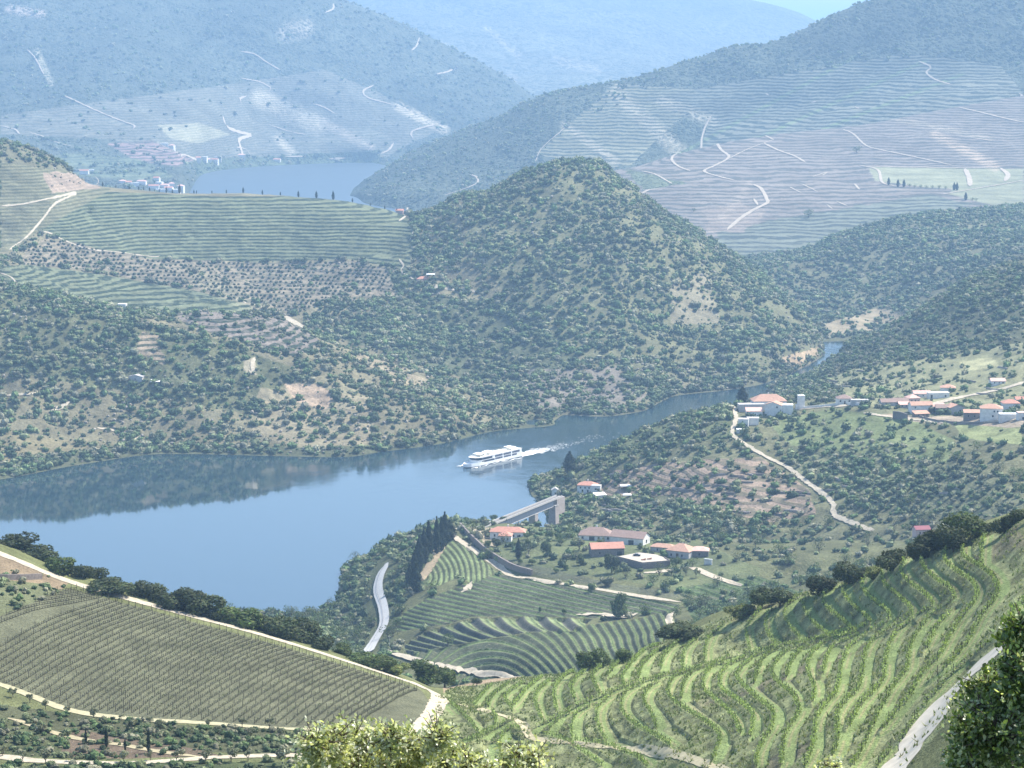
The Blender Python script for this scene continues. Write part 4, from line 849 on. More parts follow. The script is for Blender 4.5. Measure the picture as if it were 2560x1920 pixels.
# ---- line of trees behind the left track: (centre px, centre py, width px, height px, species)
LT = [(-60,1350,120,75,'holm'),(35,1372,115,70,'holm'),(92,1395,100,70,'holm'),(150,1424,90,72,'green'),(190,1440,70,62,'holm'),(226,1450,80,72,'holm'),(272,1474,105,62,'holm'),(324,1490,80,62,'holm'),(365,1490,92,88,'holm'),
 (398,1508,62,60,'holm'),(457,1510,108,88,'holm'),(515,1522,105,84,'holm'),(556,1548,60,56,'holm'),(608,1552,115,82,'green'),(660,1568,70,66,'holm'),(705,1580,98,82,'holm'),(758,1592,108,84,'holm'),(806,1622,66,58,'holm'),
 (856,1634,68,42,'green'),(905,1658,90,54,'green'),(948,1664,80,50,'green'),(985,1676,66,44,'pale'),(1068,1682,90,60,'green'),(1112,1692,62,48,'green'),(1192,1706,24,22,'green')]
for i, (x, y, w_, h_, sp) in enumerate(LT):
    base = near.at(x, min(y+h_*.42, 1e9)); yb = base.y+rng.uniform(8, 22)
    if x < 1000: zb = near.h(base.x, yb, base.z)
    else: zb = base.z; yb = base.y
    W = px_size(base, w_)*1.12; top = float(pz(y-h_*.5, yb)); Hh = max(top-zb, px_size(base, h_)*.9)
    bx = float(wx(x, yb, (top+zb)/2))
    tree('tree', sp, (bx, yb, top-Hh*1.02), W, Hh*1.05, 'dark green broadleaf tree, %s from the left in the row behind the vineyard track' % nth(i+1), 'row of trees along the dirt track')
RT = [(1475,1648,80,58,'green'),(1560,1640,60,36,'green'),(1693,1588,108,64,'holm'),(1740,1590,50,30,'holm'),(1855,1538,76,58,'pale'),(1905,1500,70,72,'holm'),(1950,1502,80,70,'holm'),(2048,1465,80,62,'holm'),(2122,1442,84,66,'holm'),(2162,1440,50,48,'holm'),(2190,1432,60,36,'pale'),(2237,1405,84,62,'holm'),
 (2290,1385,70,60,'holm'),(2335,1362,90,82,'holm'),(2385,1352,84,78,'holm'),(2412,1325,120,86,'green'),(2460,1330,60,44,'holm'),(2517,1312,66,56,'holm'),(2556,1292,60,44,'holm'),(2610,1275,80,60,'holm')]
for i, (x, y, w_, h_, sp) in enumerate(RT):
    base = near.at(x, y+h_*.5+4); yb = base.y+rng.uniform(7, 15); top = float(pz(y-h_*.5, yb)); zb = near.h(base.x, yb, base.z); Hh = max(top-zb, px_size(base, h_)*.8)
    tree('tree', sp, (float(wx(x, yb, (top+zb)/2)), yb, top-Hh*1.02), px_size(base, w_)*1.1, Hh*1.04, 'broadleaf tree, %s from the left along the crest of the terraced slope' % nth(i+1), 'trees along the crest of the terraces')
# ---- olives and cypresses on the near bank
OL = [(20,1165,70),(175,1205,75),(350,1215,90),(550,1212,55),(760,1222,38),(950,1210,75),(1155,1200,70),(1355,1205,80),(1580,1205,90),(1775,1200,90),(1905,1200,80),(2170,1215,120),(1460,1018,62),(1685,1014,66),(1925,1032,66),(2145,1024,66),(1000,980,100),(720,880,70),(100,715,66),(230,760,60),(350,808,66),(520,845,50),(1145,935,60),(1230,975,80),(1860,945,66),(2070,955,76),(1600,950,50),(330,995,64),(930,905,40),(2300,1040,70),(700,1180,50),(860,1200,50)]
for i, (x, y, s_) in enumerate(OL):
    X, Y = x/3.0722, 1500+y/3.0722; p_ = near.at(X, Y+s_*.5/3.0722); W = px_size(p_, s_/3.0722)*1.15
    tree('olive_tree', 'olive', p_, W, W*1.15, 'small silvery olive tree, %s from the left on the bank below the post vineyard' % nth(sorted(OL).index((x, y, s_))+1), 'olive trees on the near bank', 'olive tree')
for i, (x, yb, yt) in enumerate(((660,1110,990),(818,1135,975),(962,1160,1060),(1142,1175,1010))):
    p_ = near.at(x/3.0722, 1500+yb/3.0722); hh = px_size(p_, (yb-yt)/3.0722)
    tree('cypress', 'cypress', p_, hh*.17, hh*1.05, 'slim young cypress beside the lower track, %s from the left' % nth(i+1), 'young cypresses by the lower track', 'cypress')
# ---- cypress clump on the point, single cypresses
for i, (x, yt, yb, w_) in enumerate(((1072,1285,1395,22),(1092,1274,1385,20),(1104,1277,1378,20),(1112,1264,1365,24),(1124,1290,1352,34),(1048,1322,1430,24),(1060,1303,1410,24),(1036,1362,1455,22),(1024,1398,1470,20),(1040,1395,1480,30))):
    p_ = val.at(x, yb); hh = px_size(p_, yb-yt)
    tree('cypress', 'cypress', p_, px_size(p_, w_)*.9, hh*.86, 'tall dark cypress in the clump by the river, %s from the left' % nth(sorted([1072,1092,1104,1112,1124,1048,1060,1036,1024,1040]).index(x)+1), 'cypress clump on the river point', 'cypress')
p_ = val.at(1296, 1399); tree('cypress', 'cypress', p_, 3.6, px_size(p_, 54), 'single slender cypress on the lawn below the riverside house', None, 'cypress')
p_ = ground(1856, 1010, ['vil'])[0]; tree('cypress', 'cypress', p_, 8, 14, 'broad dark cypress at the left edge of the village', None, 'cypress')
p_ = ground(1424, 1185, ['vil'])[0]; tree('cypress', 'cypress', p_, 9, 18, 'dark conical tree on the shore beyond the bridge', None, 'cypress')
p_ = val.at(1546, 1547); tree('tree', 'green', p_, px_size(p_, 52), px_size(p_, 66), 'single round tree standing by the pale track between the vineyards', None)
GT = [(1365,1390,32,38,'green'),(1345,1362,24,22,'olive'),(1320,1372,22,24,'green'),(1448,1377,38,32,'olive'),(1395,1352,26,22,'green'),(1318,1348,22,16,'green'),(1529,1432,42,44,'holm'),(1452,1413,24,24,'green'),(1220,1370,22,20,'green'),(1242,1368,26,22,'holm'),(1375,1345,26,20,'green'),(1215,1318,26,20,'olive'),(1190,1316,22,18,'olive'),(1165,1312,22,18,'green'),(1212,1345,22,22,'olive'),(1180,1345,16,16,'olive'),(1280,1372,22,18,'green'),(1690,1420,30,26,'green'),(1715,1440,26,24,'olive'),(1740,1445,20,26,'olive'),(1478,1480,22,22,'green'),(1518,1466,30,20,'holm'),(1300,1410,14,14,'green'),(1415,1425,20,14,'green'),(1390,1432,18,12,'green'),(1330,1412,22,14,'green'),(1300,1368,20,14,'green'),(1600,1374,18,14,'green'),(1500,1360,16,12,'green'),(1235,1305,24,18,'green'),(1260,1300,20,18,'green'),(1350,1530,10,12,'green'),(1410,1535,16,14,'green')]
for x, y, w_, h_, sp in GT:
    p_ = val.at(x, y); tree('garden_tree', sp, p_, px_size(p_, w_), px_size(p_, h_)*1.1, '%s tree of the farm garden, %s from the left' % ({'green':'green','olive':'pale olive','holm':'dark round'}[sp], nth(sorted(g[:2] for g in GT).index((x, y))+1)), 'trees in the farm garden')

# ---- wooded bank and hillside trees: the 300 that show largest are things, the rest is cover
pos1, s1, px1, py1 = sample(val, rs, 2.4, 4.6, 1.15); pos2, s2, px2, py2 = sample(vil, rs, 1.5, 4.8, 1.3)
def onroad(px, py):                  # keep roads, yards and houses clear
    r = np.zeros(len(px), bool)
    for qi, q in enumerate((m((1583,876),(1590,905),(1582,938),(1605,957),(1650,985),(1700,1010),(1740,1040),(1780,1070),(1800,1090),(1802,1112),(1840,1130),(1895,1152)), m((1715,886),(1845,876)), m((1880,890),(2000,900),(2100,915),(2212,900)), m((1600,900),(1640,885),(1700,893)), m((2000,878),(2110,852),(2230,822)), [(1440,1232),(1500,1240),(1580,1240)], [(1230,1325),(1330,1300),(1395,1245)],
              [(925,1625),(940,1600),(962,1560),(955,1520),(943,1480),(948,1445),(965,1412)], [(1250,1350),(1320,1350)], [(1450,1355),(1620,1370)], [(1490,1390),(1600,1410),(1700,1400),(1780,1400)])):
        for (ax, ay), (bx, by) in zip(q, q[1:]):
            t = np.clip(((px-ax)*(bx-ax)+(py-ay)*(by-ay))/((bx-ax)**2+(by-ay)**2), 0, 1); r |= np.hypot(px-ax-t*(bx-ax), (py-ay-t*(by-ay))*1.3) < (24 if qi == 7 else 11)
    return r
gv = grid(vil, m((1680,950),(1800,940),(2050,985),(2212,1050),(2212,1125),(1900,1110),(1800,1080),(1700,1010)), 21, 15.5, .18, 3.0)
pos2 = np.concatenate([pos2, gv]); s2 = np.concatenate([s2, rs.uniform(2.3, 3.3, len(gv))]); px2 = np.concatenate([px2, wpx(gv[:, 0], gv[:, 1], gv[:, 2])]); py2 = np.concatenate([py2, zy(gv[:, 1], gv[:, 2])])
k1 = ~onroad(px1, py1); k2 = ~onroad(px2, py2)
allp = np.concatenate([pos1[k1], pos2[k2]]); alls = np.concatenate([s1[k1], s2[k2]]); alln = np.array(['v']*k1.sum()+['h']*k2.sum()); pxa = np.concatenate([px1[k1], px2[k2]]); pya = np.concatenate([py1[k1], py2[k2]])
vis_ok = ~((pxa > 1100) & (pya > 1750)) & (pxa < 2560) & ~((pxa > 1700) & (pya > 1590-.35*(pxa-1700)))
score = np.where(vis_ok, alls/allp[:, 1], 0); order = np.argsort(-score); top300 = set(order[:290].tolist())
for i in order[:290]:
    p_ = allp[i]; s_ = alls[i]
    if alln[i] == 'v': nm_, lb, gr = 'bank_tree', 'rounded green tree %s' % ('in the wood between the river and the curved railway' if pxa[i] < 945 else 'between the curved railway and the cypress clump' if pxa[i] < 1130 else 'near the valley vineyards and farm'), 'trees on the wooded river bank and valley floor'
    else: nm_, lb, gr = 'hillside_tree', 'grey-green tree on the hillside %s' % ('above the bridge' if pxa[i] < 1580 else 'left of the winding village track' if pxa[i] < 1950 else 'in the grove right of the winding track'), 'trees scattered over the village hillside'
    tree(nm_, 'small' if (i % 3) else 'smallolive', (p_[0], p_[1], p_[2]-.2*s_), s_*1.9, s_*1.9*rng.uniform(.85, 1.15), lb, gr)
rest = np.array([i for i in range(len(allp)) if i not in top300]); cnts['valley'] = len(rest)
pp = allp[rest].copy(); pp[:, 2] -= alls[rest]*.15
V, Fc, C = merge(LOD['hi'] if len(rest) < 6000 else LOD['mid'], pp, alls[rest], alls[rest]*rs.uniform(.85, 1.25, len(rest)), cols_for(pp, rs), rs)
tag(obj('scrub', mesh_np('scrub', V, Fc, M['bush'], False, C)), kind='stuff')
# olive grove on the saddle is cover too; one cypress row along the saddle crest
CR = [(258,416,10),(290,420,7),(322,422,9),(348,424,8),(359,424,7),(373,424,8),(385,425,5),(398,426,7),(415,424,12),(430,428,9),(449,430,18),(486,434,8),(491,434,7),(530,436,6),(566,438,8),(609,438,12),(656,438,10),(701,438,8),(746,438,13),(791,438,15),(834,442,18),(880,456,9),(926,464,6),(962,470,8),(993,474,10),(1010,486,8)]
for i, (x, y, h_) in enumerate(CR):
    k = int(np.argmin(np.abs(cone.px-x))); cmn = np.argmin(cone.PY[:, k]); p_ = Vector((cone.X[cmn, k], cone.D[cmn, k], cone.Z[cmn, k]))
    hh = px_size(p_, h_)*1.25; tree('cypress', 'cypress', p_, hh*.3, hh, 'small dark cypress on the crest of the terraced saddle, %s from the left' % nth(i+1), 'cypresses along the saddle crest', 'cypress')
for i, (x, y, h_) in enumerate(c2((1627,800),(1667,808),(1693,808),(1910,822),(1922,822),(1960,865)) and [(px, py, 9) for px, py in c2((1627,800),(1667,808),(1693,808),(1910,822),(1922,822),(1960,865))]):
    p_ = ground(x, y, ['brown'])[0]; tree('cypress', 'cypress', p_, 5, 14, 'tiny cypress at the edge of the pale green field, %s from the left' % nth(i+1), 'cypresses by the pale field', 'cypress')
for i, (px, py) in enumerate(c2((1717,808),(1740,812),(1765,812),(1790,815),(1815,815),(1845,815),(1873,818),(1990,868),(2005,870),(1280,940),(785,915),(1490,660))):
    p_ = ground(px, py, ['brown'])[0]; big_ = i in (9, 11); tree('tree', 'small', p_, 22 if big_ else 8, 16 if big_ else 7, 'small round tree on the far brown slope, %s in its line' % nth(i+1), 'small trees on the far brown slope')
p_ = ground(227, 530, ['cone'])[0]; tree('tree', 'small', p_, 10, 9, 'lone dark tree inside the terraced saddle vineyard', None)

# ------------------------------------------------------------------ vine rows
def leaf_clumps(pts, n, rad, hgt, lsz, col, r):
    P = np.repeat(np.array(pts), n, 0); k = len(P); P = P+np.stack([r.normal(0, rad, k), r.normal(0, rad, k), r.uniform(.3, 1, k)*hgt], -1)
    a = r.normal(0, 1, (k, 3)); a /= np.linalg.norm(a, axis=1)[:, None]; b = np.cross(a, r.normal(0, 1, (k, 3))); b /= np.linalg.norm(b, axis=1)[:, None]
    l_ = lsz*r.uniform(.6, 1.4, (k, 1)); V = np.stack([P-a*l_, P-b*l_*.7, P+a*l_, P+b*l_*.7], 1).reshape(-1, 3)
    c = np.array(col)[None]*r.uniform(.6, 1.45, (k, 1)); return V, np.arange(k*4).reshape(-1, 4), np.repeat(c, 4, 0)
pb = MB(); pb.box(-.05,.05,-.05,.05,-.2,1.65); POST = pb.mesh('post', M['post'])
pb = MB(); pb.box(-.055,.055,-.055,.055,-.2,1.6); POSTL = pb.mesh('post', M['post'])
rv = np.random.default_rng(21)
rws = sorted([W_ for W_ in row_world if len(W_) > 4], key=lambda W_: float(wpx(W_[0].x, W_[0].y, W_[0].z)))
for i, W_ in enumerate(rws):
    Q = resample(W_, .85); pts = []
    for q in Q:
        z = near.h(q.x, q.y, q.z); pts.append((q.x+rv.normal(0, .12), q.y+rv.normal(0, .12), z))
    keep = [p_ for p_ in pts if rv.random() > .06]
    V, Fc, C = leaf_clumps(keep, 15, .19, 1.25, .18, (.23, .29, .10), rv)
    o = empty('vine_row', Vector(pts[0]), label='green vine row on the near terraces, %s from the left by its upper end' % nth(i+1), cat='vine row', group='vine rows on the near terraces')
    V = V-np.array(pts[0]); obj('foliage', mesh_np('foliage', V, Fc, M['leaf'], False, C), o)
    sb = MB()
    for p_ in keep: x, y, z = (p_[k]-pts[0][k] for k in range(3)); sb.box(x-.04, x+.04, y-.04, y+.04, z-.1, z+.7)
    obj('vine_stems', sb.mesh('vine_stems', M['post']), o)
    for p_ in pts[::6]: c = obj('post', POST, o); c.location = [p_[k]-pts[0][k] for k in range(3)]
# left vineyard: straight rows between the two tracks
tops = np.array([(-160,1354),(0,1398),(174,1468),(405,1534),(694,1612),(1013,1714),(1052,1732)], float); bots = np.array([(-160,1685),(0,1706),(174,1768),(492,1799),(752,1815),(1013,1806)], float)
ty = lambda x: np.interp(x, tops[:, 0], tops[:, 1]); by = lambda x: np.interp(x, bots[:, 0], bots[:, 1])
n = 0; row_lines = []
for xt in np.arange(-420, 1050, 17.0):
    if xt >= 170: xb = np.interp(xt, [170, 370, 745, 1038], [-300, 0, 439, 895]); a = near.at(xt, ty(xt))
    else:
        xb = -300+(xt-170)*1.45; a = None
    if xb < -150:      # starts outside the picture on the left: take its world direction
        t_ = near.at(max(xt, -150), ty(max(xt, -150)))
        a0 = a if a is not None else Vector((float(wx(xt, 624, 196)), 624, 196)); b0 = Vector((float(wx(xb, 545, 192)), 545, 192)); P = [a0.lerp(b0, k/60) for k in range(61)]
        P = [q for q in P if -120 < wpx(q.x, q.y, q.z) < 2000]; P = [Vector((q.x, q.y, near.h(q.x, q.y, q.z))) for q in P]
    else:
        b0 = near.at(xb, by(xb)); P = [a.lerp(b0, k/60) for k in range(61)]; P = [Vector((q.x, q.y, near.h(q.x, q.y, q.z))) for q in P]
    ok = []
    for q in P:
        X = float(wpx(q.x, q.y, q.z)); Y = float(zy(q.y, q.z))
        if X < 172 and Y < 1545-(X/170)*78: continue
        if Y < ty(X) or Y > by(X)+1: continue
        ok.append(q)
    if len(ok) > 6: row_lines.append(ok)
for i, P in enumerate(row_lines):
    Q = resample(P, 1.15); pts = [(q.x, q.y, near.h(q.x, q.y, q.z)) for q in Q]
    o = empty('vine_row', Vector(pts[0]), label='bare post-and-wire vine row in the left vineyard, %s from the left along the upper track' % nth(i+1), cat='vine row', group='vine rows of the post vineyard')
    sb = MB()
    for p_ in pts:
        x, y, z = (p_[k]-pts[0][k] for k in range(3)); h_ = rv.uniform(.4, .8); sb.box(x-.05, x+.05, y-.05, y+.05, z-.1, z+h_)
    obj('vine_stems', sb.mesh('vine_stems', M['post']), o)
    keep = [p_ for p_ in pts if rv.random() > .35]; V, Fc, C = leaf_clumps(keep, 5, .25, .95, .13, (.15, .17, .09), rv); obj('foliage', mesh_np('foliage', V-np.array(pts[0]), Fc, M['leaf'], False, C), o)
    wb = MB()  # canes, plus a dark strip at soil level standing in for the row's shadow
    for p_, q_ in zip(pts, pts[1:]):
        a_ = Vector([p_[k]-pts[0][k] for k in range(3)]); b_ = Vector([q_[k]-pts[0][k] for k in range(3)])
        wb.add([a_+Vector((-.07,0,.5)), b_+Vector((-.07,0,.5)), b_+Vector((.07,0,.62)), a_+Vector((.07,0,.62)), a_+Vector((-.05,0,.02)), b_+Vector((-.05,0,.02)), b_+Vector((.12,0,.16)), a_+Vector((.12,0,.16))], [(0,1,2,3),(4,5,6,7)])
    obj('canes_and_shadow_strip', wb.mesh('canes_and_shadow_strip', M['post']), o)
    for p_ in [pts[0]]+pts[int(rv.integers(2, 6)):-3:6]+[pts[-1]]: c = obj('post', POSTL, o); c.location = [p_[k]-pts[0][k] for k in range(3)]
# tufts of grass on the banks of the terraces
mk = (sm[:-1, :-1] > 3.2) & (sm[:-1, :-1] < 14) | (sm[:-1, :-1] < -.6) & (sm[:-1, :-1] > -14)
A_ = np.abs((near.X[:-1, 1:]-near.X[:-1, :-1])*(near.D[1:, :-1]-near.D[:-1, :-1])); cm = np.minimum.accumulate(near.PY, 0)
vis = (near.PY[:-1, :-1] <= cm[:-1, :-1]+6) & (near.PX[:-1, :-1] > 1090) & (near.PY[:-1, :-1] < 1960) & mk
lam = A_*vis*1.1*(.1+1.3*smooth(.35, .7, vnoise(near.X[:-1, :-1]/3, near.D[:-1, :-1]/3, 61))); cnt = rv.poisson(lam); i, j = np.nonzero(cnt)
P = np.stack([near.X[i, j], near.D[i, j], near.Z[i, j]], -1)+np.stack([rv.uniform(-.3, .3, len(i)), rv.uniform(-.3, .3, len(i)), np.zeros(len(i))], -1); cnts['tufts'] = len(P)
k = 5; PP = np.repeat(P, k, 0); nq = len(PP); lean = rv.normal(0, .28, (nq, 2)); hg = rv.uniform(.25, .75, nq); aw = rv.uniform(0, 6.283, nq); wd = rv.uniform(.06, .2, nq)
V = np.stack([PP+np.stack([-np.cos(aw)*wd, -np.sin(aw)*wd, np.full(nq, -.05)], -1), PP+np.stack([np.cos(aw)*wd, np.sin(aw)*wd, np.full(nq, -.05)], -1), PP+np.stack([lean[:, 0], lean[:, 1], hg], -1)], 1).reshape(-1, 3)
C = np.repeat(np.where(rv.random((len(P), 1)) < .5, np.array([[.11,.15,.05]]), np.array([[.25,.26,.14]]))*rv.uniform(.7, 1.25, (len(P), 1)), k*3, 0)
tag(obj('grass', mesh_np('grass', V, np.arange(nq*3).reshape(-1, 3), M['leaf'], False, C)), kind='stuff')
print('COUNTS', cnts, 'rows', len(rws), len(row_lines))
# ------------------------------------------------------------------ houses
def ordbox(mb, *a): return mb.box(*a)
def house(name, label, px, py, w_, d, h, yaw=0, roof='hip', rm='redroof', wm='white', rh=None, wins=(), doors=(), only=None, group=None, cat='house', base=4, chim=False, at=None):
    """front-bottom centre stands at the image point; local x runs along the front, y away from it. wins: (face, centre along face, sill height, width, height)"""
    p_ = at if at is not None else ground(px, py, only)[0]; yaw = R_(yaw)
    e = empty(name, p_, yaw, label=label, cat=cat, group=group); rh = rh if rh is not None else min(w_, d)*.22
    x0, x1 = -w_/2, w_/2
    W = MB(); W.box(x0, x1, 0, d, -base, h)
    if roof == 'gable':  W.add([(x0,0,h),(x0,d,h),(x0,d/2,h+rh-.12),(x1,0,h),(x1,d,h),(x1,d/2,h+rh-.12)], [(0,2,1),(3,4,5)])
    if roof == 'gablef': W.add([(x0,0,h),(x1,0,h),(0,0,h+rh-.12),(x0,d,h),(x1,d,h),(0,d,h+rh-.12)], [(0,1,2),(3,5,4)])
    obj('wall', W.mesh('wall', M[wm]), e)
    o_ = .45; a0, a1, b0, b1 = x0-o_, x1+o_, -o_, d+o_; t = .22; Rr = MB()
    def slab(top, faces):             # roof skin with thickness
        nn = len(top); Rr.add(list(top)+[(x, y, z-t) for x, y, z in top], [f for f in faces]+[tuple(nn+i for i in reversed(f)) for f in faces])
    hz_ = h-.05
    if roof == 'hip':
        if w_ >= d: k = d/2+o_; T = [(a0,b0,hz_),(a1,b0,hz_),(a1,b1,hz_),(a0,b1,hz_),(a0+k,d/2,hz_+rh),(a1-k,d/2,hz_+rh)] ; F_ = [(0,1,5,4),(1,2,5),(2,3,4,5),(3,0,4)]
        else: k = w_/2+o_; T = [(a0,b0,hz_),(a1,b0,hz_),(a1,b1,hz_),(a0,b1,hz_),(0,b0+k,hz_+rh),(0,b1-k,hz_+rh)]; F_ = [(0,1,4),(1,2,5,4),(2,3,5),(3,0,4,5)]
        slab(T, F_); Rr.add([(a0,b0,hz_),(a1,b0,hz_),(a1,b1,hz_),(a0,b1,hz_),(a0,b0,hz_-t),(a1,b0,hz_-t),(a1,b1,hz_-t),(a0,b1,hz_-t)], [(0,4,5,1),(1,5,6,2),(2,6,7,3),(3,7,4,0)])
    elif roof == 'gable':
        slab([(a0,b0,hz_),(a1,b0,hz_),(a1,d/2,hz_+rh),(a0,d/2,hz_+rh)], [(0,1,2,3)]); slab([(a0,d/2,hz_+rh),(a1,d/2,hz_+rh),(a1,b1,hz_),(a0,b1,hz_)], [(0,1,2,3)])
    elif roof == 'gablef':
        slab([(a0,b0,hz_),(0,b0,hz_+rh),(0,b1,hz_+rh),(a0,b1,hz_)], [(0,1,2,3)]); slab([(0,b0,hz_+rh),(a1,b0,hz_),(a1,b1,hz_),(0,b1,hz_+rh)], [(0,1,2,3)])
    elif roof == 'shed': slab([(a0,b0,hz_),(a1,b0,hz_),(a1,b1,hz_+rh),(a0,b1,hz_+rh)], [(0,1,2,3)]); Rr.add([(x0,d,h),(x1,d,h),(x1,d,h+rh-.2),(x0,d,h+rh-.2)], [(0,1,2,3)])
    else: Rr.box(x0-.1, x1+.1, -.1, d+.1, h+.003, h+.35)
    ro = obj('roof', Rr.mesh('roof', M[rm]), e)
    if chim: c = MB(); c.box(-.5, .5, d*.55, d*.55+.7, h+rh*.3, h+rh+1.0); c.obj('chimney', M['white'], ro)
    for face, c, s_, ww, hh in wins:
        b = MB()
        if face == 'f': b.box(c-ww/2, c+ww/2, -.05, .1, s_, s_+hh)
        elif face == 'r': b.box(x1-.1, x1+.05, c-ww/2, c+ww/2, s_, s_+hh)
        elif face == 'l': b.box(x0-.05, x0+.1, c-ww/2, c+ww/2, s_, s_+hh)
        b.obj('window', M['window'], e)
    for face, c, ww, hh in doors: b = MB(); b.box(c-ww/2, c+ww/2, -.06, .1, 0, hh); b.obj('door', M['door'], e)
    return e
M['pinkroof'] = simple('faded_pink_tiles', (.60,.38,.31), .9, .15, .6); M['grey'] = simple('grey_render', (.42,.40,.38), .9, .2, .7); M['pinkwall'] = simple('pink_render', (.55,.40,.36), .9, .12, .7)
M['purpleroof'] = simple('dark_red_roof', (.26,.10,.11), .85, .15, .8); M['pale'] = simple('pale_gravel', (.40,.35,.28), .95, .12, .5); M['canvas'] = simple('white_canvas', (.8,.79,.75), .8, .05, .5)
def ws(face, n, span, s_, ww, hh): return [(face, -span/2+span*(i+.5)/n, s_, ww, hh) for i in range(n)]
# riverside farm
V_ = ['val']
house('station_house', 'white house with an L-shaped red tiled roof beside the near end of the bridge', 1268, 1347, 22, 9, 4.4, -6, 'hip', 'redroof', 'white', 2.6, ws('f', 5, 20, 1.3, 1.1, 1.5), [('f', 7, 1.3, 2.4)], V_, chim=True)
house('station_wing', 'short white wing with red roof jutting out in front of the house by the bridge', 1262, 1356, 8, 8, 4.2, -6, 'hip', 'redroof', 'white', 2.2, ws('f', 2, 7, 1.3, 1.1, 1.5), (), V_)
house('farmhouse', 'long white farmhouse with weathered brown hipped roof, left of the brown-roofed barn', 1488, 1352, 21, 13, 3.4, -9, 'hip', 'oldroof', 'white', 4.2, [('f',-8,1,1.3,1.6),('f',-2.2,.3,3.4,2.4),('f',2.2,.3,1.2,2.2),('f',8,1,1.2,1.5)], [('f', 5.3, 1.2, 2.3)], V_, chim=True)
house('barn', 'long brown-roofed barn with a white end wall behind the farm courtyard', 1566, 1362, 22, 12, 4.6, -24, 'gable', 'oldroof', 'white', 3.4, [('f',3,0,3.5,3.2),('r',6,1,2,2)], (), V_)
house('stone_barn', 'stone barn with a rose-red gabled roof at the left side of the courtyard', 1520, 1390, 20, 10, 4.6, 9, 'gable', 'redroof', 'stone', 3.0, [('f',-5,1.3,.7,1.3),('l',5,1.6,.9,1.2),('f',7,0,3,2.6)], (), V_)
house('farm_building', 'large orange hip-roofed building at the right side of the courtyard', 1693, 1395, 15, 12, 4.4, -28, 'hip', 'orangeroof', 'grey', 3.6, [('f',-4,.8,1,1.6),('f',3,.8,1,1.6)], [('f', 0, 1.6, 2.8)], V_)
house('farm_building', 'low orange-roofed wing joined to the left end of the orange hip-roofed building', 1655, 1381, 15, 7, 3.2, -22, 'hip', 'orangeroof', 'grey', 1.8, [('f',-3,.8,1,1.4)], (), V_)
house('farm_building', 'small stone annex with faded orange hipped roof at the far right of the farm', 1748, 1393, 11, 8, 4.0, -6, 'hip', 'pinkroof', 'stone', 2.0, [('f',0,1,1,1.4)], (), V_)
# walled courtyard: a raised stone platform with parapet and gravel top
zt = val.at(1611, 1426).z+3.4
def pyz(px, py, z): D = pd(py, z); return (float(wx(px, D, z)), float(D))
yd = [pyz(1540,1392,zt), pyz(1572,1400,zt), pyz(1606,1408.5,zt), pyz(1676,1403,zt), pyz(1662,1394,zt), pyz(1640,1386,zt), pyz(1598,1381,zt)]
e = empty('courtyard', Vector((yd[2][0], yd[2][1], zt)), 0, label='raised stone-walled farm courtyard with pale gravel top', cat='courtyard')
rel = [(x-yd[2][0], y-yd[2][1]) for x, y in yd]
b = MB(); b.prism(rel, -8, -.15); b.obj('retaining_wall', M['stone'], e); b = MB(); b.prism(rel, -.146, 0); b.obj('gravel_surface', M['pale'], e)
for i in range(0, 4):
    a = Vector((*rel[i], 0)); c = Vector((*rel[i+1], 0)); d_ = (c-a).normalized(); n_ = Vector((-d_.y, d_.x, 0))*.45; b = MB(); b.prism([(a-d_*.2)[:2], (c+d_*.2)[:2], (c+d_*.2+n_)[:2], (a-d_*.2+n_)[:2]], .004, .55); b.obj('parapet', M['stone'], e)
# car in the yard
def yard(px, py): x, y = pyz(px, py, zt); return Vector((x, y, zt))
M['carpaint'] = simple('dark_car_paint', (.03,.035,.045), .3, .05, 1, .5); M['tyre'] = simple('rubber', (.02,.02,.02), .9, .1, 1); M['rust'] = simple('rust', (.28,.10,.04), .9, .25, 2)
e = empty('parked_car', yard(1592, 1390), R_(-8), label='dark car parked on the pale courtyard in front of the barn', cat='car')
b = MB(); b.box(-2.2,2.2,-.88,.88,.35,.95); b.add([(-1.5,-.8,.95),(1.3,-.8,.95),(1.3,.8,.95),(-1.5,.8,.95),(-1.1,-.68,1.5),(.6,-.68,1.5),(.6,.68,1.5),(-1.1,.68,1.5)], [(4,5,6,7),(0,1,5,4),(1,2,6,5),(2,3,7,6),(3,0,4,7)]); bo = b.obj('body', M['carpaint'], e)
b = MB(); b.add([(.66,-.6,1.46),(1.22,-.7,1.0),(1.22,.7,1.0),(.66,.6,1.46)], [(0,1,2,3)]); b.obj('windscreen', M['window'], e)
for sx_ in (-1.35, 1.35):
    for sy_ in (-.85, .85): b = MB(); b.tube((sx_,sy_-.1,.34), (sx_,sy_+.1,.34), .34, .34, 12); b.obj('wheel', M['tyre'], e)
for i, (px, py) in enumerate(((1609,1401),(1624,1399))):
    b = MB(); q = yard(px, py)
    for k in range(5): a = k*.9+i; b.tube((q.x+math.cos(a)*.3-1.2, q.y+k*.3, q.z+.25+.2*(k % 2)), (q.x+1.3, q.y+k*.25+.3*math.sin(a), q.z+.3+.35*(k % 3)), .16, .14, 6)
    b.obj('timber_pile', M['rust'], label='rust-coloured heap of beams on the courtyard, %s one' % ('left' if i == 0 else 'right'), cat='timber')
house('gate_wall', 'small white wall standing beside the farm drive', 1770, 1412, 5, .5, 3.2, -30, 'flat', 'canvas', 'white', 0, (), (), V_, cat='wall', base=2)
